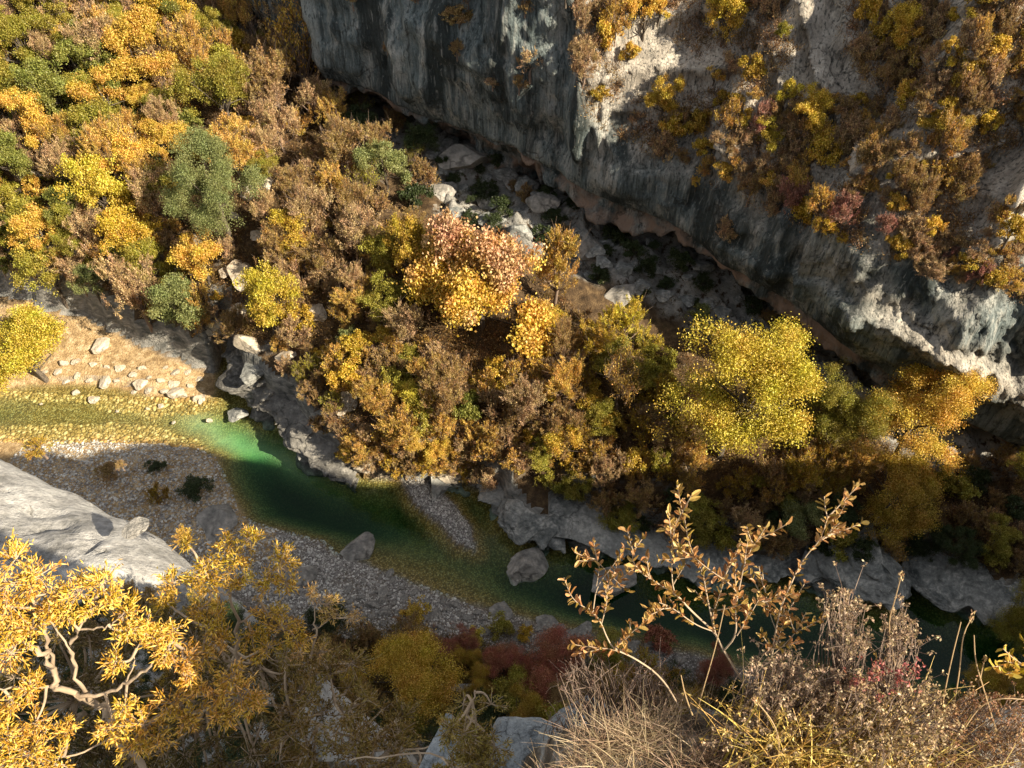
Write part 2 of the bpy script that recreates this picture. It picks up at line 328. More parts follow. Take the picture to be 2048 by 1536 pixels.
# scree in the recess under the big wall
rec = world_poly([(640, 160, 10), (860, 400, 10), (900, 450, 9), (1150, 560, 8), (1350, 640, 7), (1600, 760, 5), (1900, 960, 4), (2100, 960, 4), (2100, 700, 6), (1700, 500, 8), (1200, 250, 10), (700, 50, 12)])
scree = sstep(-1, 1, sdist(X, Y, rec)+wob*2)
gm = mesh('ground', np.stack([X, Y, GZ], -1).reshape(-1, 3), gridfaces(len(gx), len(gy)), True,
          {'gravel': ('POINT', gravel.ravel()), 'bed': ('POINT', bed.ravel()), 'beach': ('POINT', beach.ravel()), 'scree': ('POINT', scree.ravel()), 'sunglint_patch': ('POINT', (np.exp(-((al_-1)/8)**4-((ac_+.2)/1.25)**2)*(.75+.5*wob)).clip(0, 1).ravel())})  # last mask: painted glint strip on the river bed
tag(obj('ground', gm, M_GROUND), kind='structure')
# far plain round the gorge so that nothing floats
# ------------------------------------------------------------------ water
def water():
    m = N('river_water'); o = m.coord()
    n = m.noise(o, 2.2, 3, .5); n2 = m.noise(o, .5, 2)
    bmp = m.bump(m.math('ADD', n, n2), .03, .5)
    tr = m.n('BsdfTransparent', i_Color=(.93, .97, .94, 1)); gl = m.n('BsdfGlossy', i_Roughness=.06); m.t.links.new(bmp, gl.inputs['Normal'])
    lw = m.n('LayerWeight', i_Blend=.5); m.t.links.new(bmp, lw.inputs['Normal']); frf = m.math('MULTIPLY_ADD', m.math('POWER', lw.outputs['Facing'], 4), .9, .02)
    mx = m.n('MixShader'); m.t.links.new(frf, mx.inputs[0]); m.t.links.new(tr.outputs[0], mx.inputs[1]); m.t.links.new(gl.outputs[0], mx.inputs[2])
    m.t.links.new(mx.outputs[0], m.out.inputs['Surface'])
    ab = m.n('VolumeAbsorption', i_Color=(.36, .76, .54, 1), i_Density=.60); 
    sct = m.n('VolumeScatter', i_Color=(.24, .92, .36, 1), i_Density=.09); ad = m.n('AddShader')
    m.t.links.new(ab.outputs[0], ad.inputs[0]); m.t.links.new(sct.outputs[0], ad.inputs[1])
    m.t.links.new(ab.outputs[0], m.out.inputs['Volume']); return m.m
x0, x1, y0, y1, zb = -104, 94, 3, 70, -6
WV = [(x0, y0, 0), (x1, y0, 0), (x1, y1, 0), (x0, y1, 0), (x0, y0, zb), (x1, y0, zb), (x1, y1, zb), (x0, y1, zb)]
tag(obj('river_water', mesh('river_water', WV, [np.array([(0, 1, 2, 3), (7, 6, 5, 4), (0, 4, 5, 1), (1, 5, 6, 2), (2, 6, 7, 3), (3, 7, 4, 0)])]), water()), kind='structure')
# ------------------------------------------------------------------ big far cliff
def z2(px, py, z): return tuple(Pz(px, py, z)[:2])
W = [((-75, 125), 26, 60, 0), ((-40, 98), 20, 60, 0), (z2(600, 90, 17.5), 17.5, 60, 0), (z2(660, 150, 16.5), 16.5, 58, 0), (z2(900, 250, 15.5), 15.5, 50, 0), (z2(1040, 312, 15), 15, 44, 0), (z2(1110, 345, 14.5), 14.5, 34, 0), (z2(1190, 375, 14), 14, 21, 0),
     (z2(1330, 440, 13.5), 13.5, 19.5, 0), (z2(1450, 520, 13), 13, 19, .0), (z2(1560, 590, 12.5), 12.5, 20.5, .3), (z2(1680, 690, 11.5), 11.5, 21.5, .8), (z2(1850, 800, 9.5), 9.5, 21.5, 1), (z2(1960, 860, 7), 7, 20, 1), (z2(2080, 900, 5), 5, 20, 1), ((60, 36.5), 5, 20, 1), ((90, 52), 5, 24, 1), ((125, 90), 8, 30, 1)]
wp = np.array([w[0] for w in W]); wl = np.concatenate([[0], np.cumsum(np.hypot(*np.diff(wp, axis=0).T))])
SS = np.concatenate([np.arange(0, 40, .6), np.arange(40, wl[14], .21), np.arange(wl[14], wl[-1], .6)])
def ws(col, k=2.5):
    dense = np.arange(0, wl[-1], .25); v = np.interp(dense, wl, col); n = int(k/.25); ker = np.hanning(2*n+3); ker /= ker.sum()
    return np.interp(SS, dense, np.convolve(np.pad(v, n+1, 'edge'), ker, 'valid'))
cx, cy = ws(wp[:, 0], 3), ws(wp[:, 1], 3); zl = ws([w[1] for w in W]); zbk = ws([w[2] for w in W], 4); stpamt = ws([w[3] for w in W], 4)
tx = np.gradient(cx, SS); ty = np.gradient(cy, SS); L = np.hypot(tx, ty); nx_, ny_ = ty/L, -tx/L     # outward (towards the camera)
zl = zl+fbm(SS*.22, SS*0, s=50)*.55; zbk = zbk+fbm(SS*.22, SS*0, s=51)*2.0
K = 290; kk = np.linspace(0, 1, K)
# profile per column: recess back, roof of the recess, lip, steep face, break, leaning shrubby face
S2, K2 = np.meshgrid(np.arange(len(SS)), np.arange(K)); 
off = np.zeros((K, len(SS))); zz = np.zeros((K, len(SS)))
for i in range(len(SS)):
    a, b, q = zl[i], zbk[i], stpamt[i]
    un = 1+.6*vnoise(np.array(SS[i]*.12), np.array(0.), s=60); ub = .35+1.5*np.clip(.5+.9*vnoise(np.array(SS[i]*.16), np.array(3.), s=61)+.35*vnoise(np.array(SS[i]*.9), np.array(3.), s=62), 0, 1)
    hl = 4.6*q
    prof = [(-9*un, a-13), (-7.5*un, a-8), (-5*un, a-5), (-2.2*un, a-1.6*ub-.5), (-.5, a-1.6*ub), (-.7, a-.9*ub), (-1.1, a-.35*ub), (-.05, a), (.12, a+.5), (.25, a+2), (.3+.25*q, a+2+hl*.5), (.3+.3*q, a+2+hl*.9), (.2-1.1*q, a+2.3+hl*.98), (-.1-1.3*q, max(b-1, a+4+hl)), (-.9-1.3*q, max(b, a+5+hl)), (-9-1.3*q, max(b, a+5+hl)+14), (-24-2*q, max(b, a+5+hl)+34), (-44, 72)]
    pr = np.array(prof); dl = np.concatenate([[0], np.cumsum(np.hypot(*np.diff(pr, axis=0).T))]); wgt = dl.copy()
    # denser rows low on the wall
    tt = dl[-1]*(kk**1.5)
    off[:, i] = np.interp(tt, dl, pr[:, 0]); zz[:, i] = np.interp(tt, dl, pr[:, 1])
SX = SS[None, :]+0*zz
steepm = np.clip(1-(zz-zbk[None])/6, .35, 1)
flute = 1-np.abs(vnoise(SX*.33+fbm(SX*.1, zz*.09, s=70)*1.3, zz*.06, s=71))
pil = 1-np.abs(vnoise(SX*.15+.4*fbm(SX*.05, zz*.05, s=86), zz*.035, s=85))
d = (pil**2-.5)*1.6*steepm + (flute-.5)*1.5*steepm + (1-np.abs(vnoise(SX*.8+.5*fbm(SX*.3, zz*.2, s=73), zz*.10, s=72)))*.55 + fbm(SX*.12, zz*.12, s=74, o=3)*2.2 + fbm(SX*.7, zz*.7, s=75, o=4)*.55 + fbm(SX*2.6, zz*1.6, s=76, o=2)*.14
ledge = np.abs(((zz*.30+fbm(SX*.08, zz*.02, s=77)*2.5) % 1)-.5)*2
d += (1-steepm)*(ledge**2)*2.0
saw = (SX/10.5+.35*fbm(SX*.05, zz*.06, s=80)+.12) % 1
sawv = np.where(saw < .82, .5-saw/.82, (saw-.82)/.18-.5)
d += np.clip(1-steepm, 0, .65)*6.2*sawv + steepm*1.0*sawv
lipm = np.clip(np.abs(zz-zl[None]+.6)/3.2, .34, 1)
d += stpamt[None]*np.clip(1-np.abs(zz-zl[None]-7)/6, 0, 1)*((1-np.abs(vnoise(SX*1.1+zz*.8, zz*1.3-SX*.4, s=87)))*.8-.5+fbm(SX*2.8, zz*2.8, s=88)*.45)
d += np.where(zz < zl[None]-.2, (1-np.abs(vnoise(SX*.7+zz*.5, zz*.5, s=83)))*1.3-.9+fbm(SX*2.2, zz*2.5, s=84)*.5, 0)
d *= np.clip((np.arange(K)/K-.03)*20, 0, 1)[:, None]*.92*lipm
xx = cx[None]+nx_[None]*(off+d); yy = cy[None]+ny_[None]*(off+d); zc = zz+fbm(SX*.5, zz*.5, s=79)*.3*lipm
CV = np.stack([xx, yy, zc], -1).reshape(-1, 3); CF = gridfaces(len(SS), K)[:, ::-1]
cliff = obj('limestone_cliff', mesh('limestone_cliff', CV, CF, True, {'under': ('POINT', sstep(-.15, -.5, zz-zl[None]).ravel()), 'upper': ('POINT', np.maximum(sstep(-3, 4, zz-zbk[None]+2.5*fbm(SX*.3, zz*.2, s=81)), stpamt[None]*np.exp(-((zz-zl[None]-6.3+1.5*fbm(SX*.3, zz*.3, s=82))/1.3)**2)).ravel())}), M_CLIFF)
tag(cliff, 'towering grey-green limestone cliff with an undercut base and shrubby upper ledges', 'cliff')
CT = BVHTree.FromPolygons([tuple(v) for v in CV.tolist()], CF.tolist())
def hit_cliff(px, py):
    d = Vector(ray(px, py)); p, n, i, t = CT.ray_cast(Vector((0, 0, H)), d.normalized()); return (None if p is None else np.array(p)), (None if n is None else np.array(n))
# ------------------------------------------------------------------ water-carved rock along the far bank
def bank(name, px_line, hts, label, seed, mat):
    P2 = world_poly(px_line); l = np.concatenate([[0], np.cumsum(np.hypot(*np.diff(P2, axis=0).T))]); S = np.arange(0, l[-1], .11)
    def sm(c, k=.5):
        v = np.interp(S, l, c); n = int(k/.11); ker = np.hanning(2*n+3); ker /= ker.sum(); return np.convolve(np.pad(v, n+1, 'edge'), ker, 'valid')
    bx, by, hh = sm(P2[:, 0]), sm(P2[:, 1]), sm(hts, 1.5); tx = np.gradient(bx, S); ty = np.gradient(by, S); L = np.hypot(tx, ty)+1e-9
    # steady normals so that tight bends do not fold
    def sm2(v, k): n = int(k/.11); ker = np.hanning(2*n+3); ker /= ker.sum(); return np.convolve(np.pad(v, n+1, 'edge'), ker, 'valid')
    ox, oy = sm2(ty/L, 2.2), sm2(-tx/L, 2.2); q = np.hypot(ox, oy)+1e-9; ox, oy = ox/q, oy/q
    t = np.linspace(0, 1, 80)[:, None]; SXb = S[None]+0*t; h = hh[None]
    off = np.interp(t[:, 0], [0, .12, .2, .3, .42, .52, .66, .84, 1], [.7, .3, -.45, -1.0, .35, .45, -.9, -2.9, -5.2])[:, None]+0*SXb
    zb_ = np.interp(t[:, 0], [0, .12, .2, .3, .42, .55, .7, .85, 1], [-2.2, -.5, .0, .26, .46, .62, .84, 1.0, .86])[:, None]*np.where(t < .2, 1, h)
    fold = vnoise(SXb*.42+zb_*.55, zb_*.15, s=seed)*1.1+(1-np.abs(vnoise(SXb*.6-zb_*.9, zb_*.6+SXb*.12, s=seed+1)))*.95+(1-np.abs(vnoise(SXb*1.3+zb_*1.2, zb_*1.4, s=seed+7)))*.35+fbm(SXb*.9, zb_*2.2, s=seed+2)*.5+fbm(SXb*4, zb_*6, s=seed+3, o=2)*.06
    band = .12*np.abs(((zb_*2.4+.5*fbm(SXb*.25, zb_*.2, s=seed+4)) % 1)-.5)*2
    dd = (fold*1.15-.45+band*1.6)*np.clip(t*6, 0, 1); X_ = bx+ox*(off+dd); Y_ = by+oy*(off+dd); Z_ = zb_+fbm(X_*.6, Y_*.6, s=seed+5)*.45*np.clip((t-.4)*3, 0, 1)
    o = obj(name, mesh(name, np.stack([X_, Y_, Z_], -1).reshape(-1, 3), gridfaces(len(S), 80), True), mat); tag(o, label, 'rock bank', 'water-carved rocks of the far bank')
M_BANK = rock_mat('wet_and_shaded_limestone', (.05, .058, .06), (.20, .21, .205), (.50, .49, .46), streak=0, scale=1.0, bumpd=.16, zs=3.2)  # also the darker tone that stands in for shade on some boulders
M_PROM = rock_mat('dark_limestone', (.04, .04, .038), (.125, .12, .112), (.33, .315, .29), streak=0, scale=1.1, bumpd=.2)
fs = far_shore
bank('bank_rock', [(470, 700), (482, 742), (500, 790), (540, 830), (600, 852), (618, 900), (680, 935), (730, 952)], [4.6, 4.6, 4.4, 4, 3.4, 3.6, 3, 2], 'dark fissured promontory of rock where the river bends', 480, M_PROM)
bank('bank_rock', fs[11:17]+[(1085, 1090), (1130, 1088)], [1.3, 1.6, 2.3, 2.6, 2.5, 2.3, 2.1, 1.6], 'smoothly carved grey rock bank with curved flutes left of the small cove', 400, M_BANK)
bank('bank_rock', [(1146, 1040), (1160, 1062), (1200, 1084), (1262, 1090), (1330, 1115), (1400, 1134), (1500, 1155), (1575, 1146), (1600, 1150)], [2, 2.3, 2.4, 2, 1.7, 1.5, 1.4, 1.5, 1.3], 'long low carved rock bank right of the small cove', 420, M_BANK)
bank('bank_rock', [(1585, 1150), (1640, 1174), (1700, 1194), (1776, 1206), (1784, 1150), (1770, 1110)], [2, 3, 3.6, 3.6, 3, 2], 'wedge of blue-grey carved rock ending in a dark cleft', 440, M_BANK)
bank('bank_rock', [(1782, 1098), (1805, 1122), (1845, 1168), (1905, 1199), (1975, 1219), (2070, 1238), (2400, 1303)], [1.6, 2, 2.4, 2.4, 2.2, 2.2, 2.2], 'pale carved rock ridge running off the right edge beyond the cleft', 460, M_BANK)
# ------------------------------------------------------------------ near cliff (under and beside the photographer)
NX = np.concatenate([np.arange(-90, -30, 1.), np.arange(-30, 30, .35), np.arange(30, 175, 1.)])
rimz = np.interp(NX, [-90, -30, -8, -4, -1.6, -.2, 3.5, 6, 13, 22, 30, 37, 50, 75, 175], [40, 40, 42, 49, 52.5, 55.5, 56.5, 57.2, 57, 61, 60.5, 58.4, 50.5, 54, 56])
rimy = np.interp(NX, [-90, -30, -14, -6, -4, -1.2, -.2, 3, 8, 20, 38, 50, 100, 175], [7, 6, 3, 2.5, 2, 1.2, .2, .1, -.5, 0, 6, 6, 6, 6])
prof = [(-60, 4, 1), (-12, 1.5, 1), (-3, 0, 1), (-.6, -.3, 1), (0, -1.2, 1)]
K3 = 120; NV = []
for i, x in enumerate(NX):
    zr, yr = rimz[i], rimy[i]
    pts = [(-70, zr+6), (-12, zr+1), (yr-3, zr+.1), (yr-.5, zr-.15), (yr, zr-1), (yr+.3, zr-4), (yr+max(1.0, (zr-30)*.05), 30), (max(yr+1.5, 5.5), 18), (max(yr+2, 7.5), 12), (max(yr+2, 10), 4)]
    pr = np.array(pts); dl = np.concatenate([[0, 20, 30, 34], 34+np.cumsum(np.hypot(*np.diff(pr[3:], axis=0).T))]); t = np.linspace(0, dl[-1], K3)
    NV.append(np.stack([np.full(K3, x), np.interp(t, dl, pr[:, 0]), np.interp(t, dl, pr[:, 1])], 1))
NV = np.array(NV).transpose(1, 0, 2); farm = sstep(4, 12, np.abs(NV[..., 0]))*.9+.1
nn = fbm(NV[..., 0]*.25, NV[..., 1]*.25, NV[..., 2]*.25, s=90)*1.6*farm; NV[..., 1] += nn*sstep(-30, -5, NV[..., 1]); NV[..., 2] += fbm(NV[..., 0]*.3, NV[..., 1]*.3, s=91)*1.0*farm*sstep(20, 30, NV[..., 2])
tag(obj('near_cliff', mesh('near_cliff', NV.reshape(-1, 3), gridfaces(len(NX), K3)[:, ::-1], True), M_CLIFF), 'rocky cliff dropping away under the foreground bushes and grass', 'cliff')
# ------------------------------------------------------------------ sloping slab at left
ridge = np.array([tuple(Pz(a, b, z)[:2]) for a, b, z in [(-500, 700, 41.5), (-200, 800, 42), (0, 880, 42.5), (100, 925, 43), (200, 970, 43.2), (300, 1030, 43.2), (360, 1075, 43), (395, 1105, 42.6), (412, 1145, 42), (400, 1200, 42), (340, 1290, 42), (240, 1400, 42)]])
SP = np.concatenate([ridge, np.array([(-12, 2), (-40, 2)])])
sx_, sy_ = np.meshgrid(np.arange(-34, -2, .16), np.arange(1, 20, .16)); sd = sdist(sx_, sy_, SP)+fbm(sx_*.5, sy_*.5, s=101)*.35
top = 43.2+np.clip(sd-1, 0, 20)*.30-1.9*np.exp(-np.clip(sd, 0, 9)/.9)+fbm(sx_*.25, sy_*.25, s=102, o=3)*.55+fbm(sx_*1.2+sy_*.6, sy_*.5, s=103)*.14
crk = vnoise(sx_*.5+sy_*.9, sy_*.12, s=104); top -= .28*np.exp(-(crk/.02)**2)*(sd > .6)
crk2 = vnoise(sx_*.9-sy_*.5, sy_*.35, s=105); top -= .18*np.exp(-(crk2/.03)**2)*(sd > .6)
sz_ = np.where(sd > 0, top, np.maximum(top+sd*7, 4))
tag(obj('rock_slab', mesh('rock_slab', np.stack([sx_, sy_, sz_], -1).reshape(-1, 3), gridfaces(sx_.shape[1], sx_.shape[0]), True), M_SLAB), 'big smooth pale grey rock slab sloping above the gravel bar', 'rock')
#@@PLANTS
# ------------------------------------------------------------------ rocks
def rock_mesh(name, seed, flat=.7, cuts=12, sub=4):
    import bmesh
    bm = bmesh.new(); bmesh.ops.create_icosphere(bm, subdivisions=sub, radius=1); r = np.random.default_rng(seed)
    V = np.array([v.co[:] for v in bm.verts]); F = np.array([[v.index for v in f.verts] for f in bm.faces]); bm.free()
    for _ in range(cuts):
        n = r.normal(size=3); n /= np.linalg.norm(n); c = r.uniform(.42, .78); dd = V@n-c; V = V-np.where(dd > 0, dd*.96, 0)[:, None]*n
    V *= (1.15+.16*fbm(V[:, 0]*1.4+seed, V[:, 1]*1.4, V[:, 2]*1.4, s=seed)+.07*fbm(V[:, 0]*4+seed, V[:, 1]*4, V[:, 2]*4, s=seed+3))[:, None]
    V[:, 2] *= flat
    return mesh(name, V, F, False)
RM = [rock_mesh('boulder', 200+i, f) for i, f in enumerate([.6, .75, .85, .5, .7, .95])]
RMW = []; RM_SHADE = []
for m_ in RM:
    m_.materials.append(M_ROCK); c = m_.copy(); c.materials.clear(); c.materials.append(M_ROCK_WARM); RMW.append(c); c2_ = m_.copy(); c2_.materials.clear(); c2_.materials.append(M_BANK); RM_SHADE.append(c2_)  # last copies: shade put into the rock colour by a darker material
FILL = []      # (object, px, py, description) of the repeats that get a label from their neighbours
LAND = []      # (px, py, short name)
def rock(px, py, w, h=None, warm=False, label=None, short=None, desc='grey rock', group='rocks along the river', rz=None, sink=.25, cat='rock', name='boulder', on=None, dark=False):
    if on is None:
        p, t = hit(px, py)
    else: p, n = on; t = (np.linalg.norm(p-np.array([0, 0, H])))
    if p is None: return
    s = w*t/FPX/2; h = h or w*.7
    o = obj(name, random.choice(RMW if warm else RM_SHADE if dark or (470 < px < 690 and 690 < py < 940) else RM)); o.location = (p[0], p[1], max(p[2]+s*.6*(.5-sink), s*.12)); a = h/w  # promontory and recess stones take the copies with painted-in shade
    o.scale = (s, s*min(1.3, max(.5, a*1.2))*random.uniform(.9, 1.1), s*random.uniform(.75, 1.05)); o.rotation_euler = (random.uniform(-.25, .25), random.uniform(-.25, .25), random.uniform(-.4, .4) if rz is None else rz)
    tag(o, label, cat, group)
    if label is None: FILL.append((o, px, py, desc))
    if short: LAND.append((px, py, short))
    return o
# ------------------------------------------------------------------ plants
def crown(kind, r, hgt, seed, leaf=.2, n=6500, lift=.35):
    global rng
    rng = np.random.default_rng(seed); g = G(); tw = G()
    nl = 17+seed % 6
    lob = np.array([[rng.normal()*.5, rng.normal()*.5, rng.uniform(-.6, .75)] for _ in range(nl)]); lob[:, :2] *= (1-.45*np.clip(lob[:, 2:], 0, 1)); lob[0] = (0, 0, .3); lr = rng.uniform(.16, .44, nl)
    cl = []
    ncl = {'dense': 380, 'fine': 520, 'sparse': 130, 'twig': 240}[kind]
    while len(cl) < ncl:
        i = rng.integers(nl); v = rng.normal(size=3); v /= np.linalg.norm(v); v[2] = abs(v[2])*1.0 if rng.random() < .65 else v[2]
        rr = rng.uniform(.7, 1.22) if rng.random() < .8 else rng.uniform(.2, .8)
        p = lob[i]+v*lr[i]*rr
        if np.hypot(p[0], p[1]) > 1.2: continue
        if vnoise(p[0]*2.2+seed, p[1]*2.2, p[2]*2.2, s=seed) < -.3: continue
        if vnoise(p[0]*6+seed, p[1]*6, p[2]*5, s=seed+9) < -.12: continue
        cl.append((*p, *v))
    cl = np.array(cl); Pp = cl[:, :3]*np.array([r, r, hgt*.5])+np.array([0, 0, lift*hgt+hgt*.5]); Dv = cl[:, 3:]
    per = n//ncl
    sg = {'dense': .07, 'fine': .065, 'sparse': .10, 'twig': .06}[kind]*r
    for p, v in zip(Pp, Dv):
        k = int(per*rng.uniform(.6, 1.5)); a = rng.random()
        if kind in ('twig', 'sparse'):
            ln = .32*r*rng.uniform(.6, 1.4); ax = v*.7+np.array([0, 0, .6])+rng.normal(size=3)*.25; ax /= np.linalg.norm(ax)
            u = rng.random(k); side = rng.normal(size=(k, 3))*(sg*(1.15-u*.8))[:, None]; c = p+ax*ln*(u-.2)[:, None]+side
            for _ in range(3 if kind == 'sparse' else 1):
                e = ax+rng.normal(size=3)*.35; tw.tube([p-ax*ln*.5, p+e*ln*.45, p+(e+rng.normal(size=3)*.2)*ln*.95], [.016, .011, .005], 3, a=.5)
            g.leaves(c, leaf*rng.uniform(.6, 1.25, k), leaf*.55*rng.uniform(.6, 1.2, k), a=np.clip(a*.6+rng.random(k)*.4, 0, 1), dirs=np.tile(ax, (k, 1)))
        else:
            c = p+rng.normal(size=(k, 3))*sg*np.array([1.15, 1.15, .75]); g.leaves(c, leaf*rng.uniform(.6, 1.25, k), leaf*.75*rng.uniform(.6, 1.2, k), nrm_up=.8, a=np.clip(a*.55+rng.random(k)*.45, 0, 1))
    # trunk and limbs
    z0 = lift*hgt+hgt*.15; tr = .035*hgt+.03
    bend = rng.normal(size=2)*.08*r
    tw2 = tw if kind in ('twig', 'sparse') else G()
    tw2.tube([(0, 0, -.8), (0, 0, 0), (bend[0], bend[1], z0*.6), (bend[0]*.5, 0, z0+.25*hgt), (0, 0, z0+.55*hgt)], [tr*1.5, tr*1.2, tr, tr*.6, tr*.15], 7)
    for i in rng.choice(len(Pp), min(len(Pp), 26 if kind != 'dense' else 16), replace=False):
        e = Pp[i]; s0 = np.array([0, 0, z0*rng.uniform(.5, 1.3)]); mid = (s0+e)/2+rng.normal(size=3)*.1*r-np.array([0, 0, .06*r])
        tw2.tube([s0, mid, e], [tr*.42, tr*.25, tr*.07], 4)
    cm = g.build('crown'); tm = tw2.build('trunk', True)
    cm.materials.append(M_LEAF); tm.materials.append(M_TWIG if kind in ('twig', 'sparse') else M_BARK)
    return (cm, tm, r, hgt, lift)
PROTO = {
 'dense_L': [crown('dense', 4.2, 6.2, 300+i, .165, 38000) for i in range(4)],
 'dense_M': [crown('dense', 2.2, 3.2, 310+i, .12, 19000) for i in range(4)],
 'dense_S': [crown('dense', 1.1, 1.5, 320+i, .12, 5500, .12) for i in range(4)],
 'dome': [crown('dense', 4.6, 5.6, 370, .21, 44000, .02)],
 'fine_L': [crown('fine', 4.6, 7.0, 330+i, .115, 72000) for i in range(3)],
 'twig_M': [crown('twig', 2.1, 3.4, 340+i, .125, 15000) for i in range(5)],
 'twig_S': [crown('twig', 1.1, 1.7, 350+i, .10, 7000, .1) for i in range(4)],
 'sparse_M': [crown('sparse', 2.6, 4.2, 360+i, .20, 2600) for i in range(3)],
}
def plant(px, py, w, kind, col, h=None, label=None, short=None, desc=None, group=None, name='tree', cat='tree', on=None, mat=None, hang=False):
    fam = kind
    if kind in ('dense', 'twig', 'fine', 'sparse'):
        tt = 78; R = w*tt/FPX/2
        fam = {'dense': 'dense_L' if R > 3 else 'dense_M' if R > 1.5 else 'dense_S', 'twig': 'twig_M' if R > 1.5 else 'twig_S', 'fine': 'fine_L', 'sparse': 'sparse_M'}[kind]
    cm, tm, r, hg, lf = random.choice(PROTO[fam])
    if on is None:
        R = w*72/FPX/2; s = R/r; p, t = hit(px, py, (lf*hg+hg*.5)*s)
        if p is None: return None
        R = w*t/FPX/2; s = R/r; p2, t = hit(px, py, (lf*hg+hg*.5)*s); p = p2 if p2 is not None else p
    else:
        p, nrm = on; t = (p[1]*cp+(H-p[2])*sp_); R = w*t/FPX/2; s = R/r; p = p-np.array([0, 0, lf*hg*s])
    hs = 1.0 if h is None else np.clip(h/w*1.15, .7, 2.0)
    e = empty(name, p, random.uniform(0, 6.28), (s, s, s*hs*random.uniform(.92, 1.08)))
    e.rotation_euler[0] = random.uniform(-.08, .08); e.rotation_euler[1] = random.uniform(-.08, .08)
    if mat is not None: cm = cm.copy(); cm.materials.clear(); cm.materials.append(mat)
    c = obj('crown', cm, None, e); j = np.array(col)*random.uniform(.88, 1.12); c.color = (*np.clip(j, 0, 1), 1)
    obj('trunk', tm, None, e)
    tag(e, label, cat, group)
    if label is None: FILL.append((e, px, py, desc))
    if short: LAND.append((px, py, short))
    return e
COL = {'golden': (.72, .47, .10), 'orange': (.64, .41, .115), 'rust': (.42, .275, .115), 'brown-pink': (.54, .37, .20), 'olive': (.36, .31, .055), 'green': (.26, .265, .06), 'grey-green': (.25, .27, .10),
       'lime-yellow': (.60, .47, .075), 'dark green': (.055, .075, .025), 'ochre': (.62, .42, .07), 'brick red': (.40, .155, .095), 'dull gold': (.48, .32, .055), 'pink': (.45, .22, .17)}
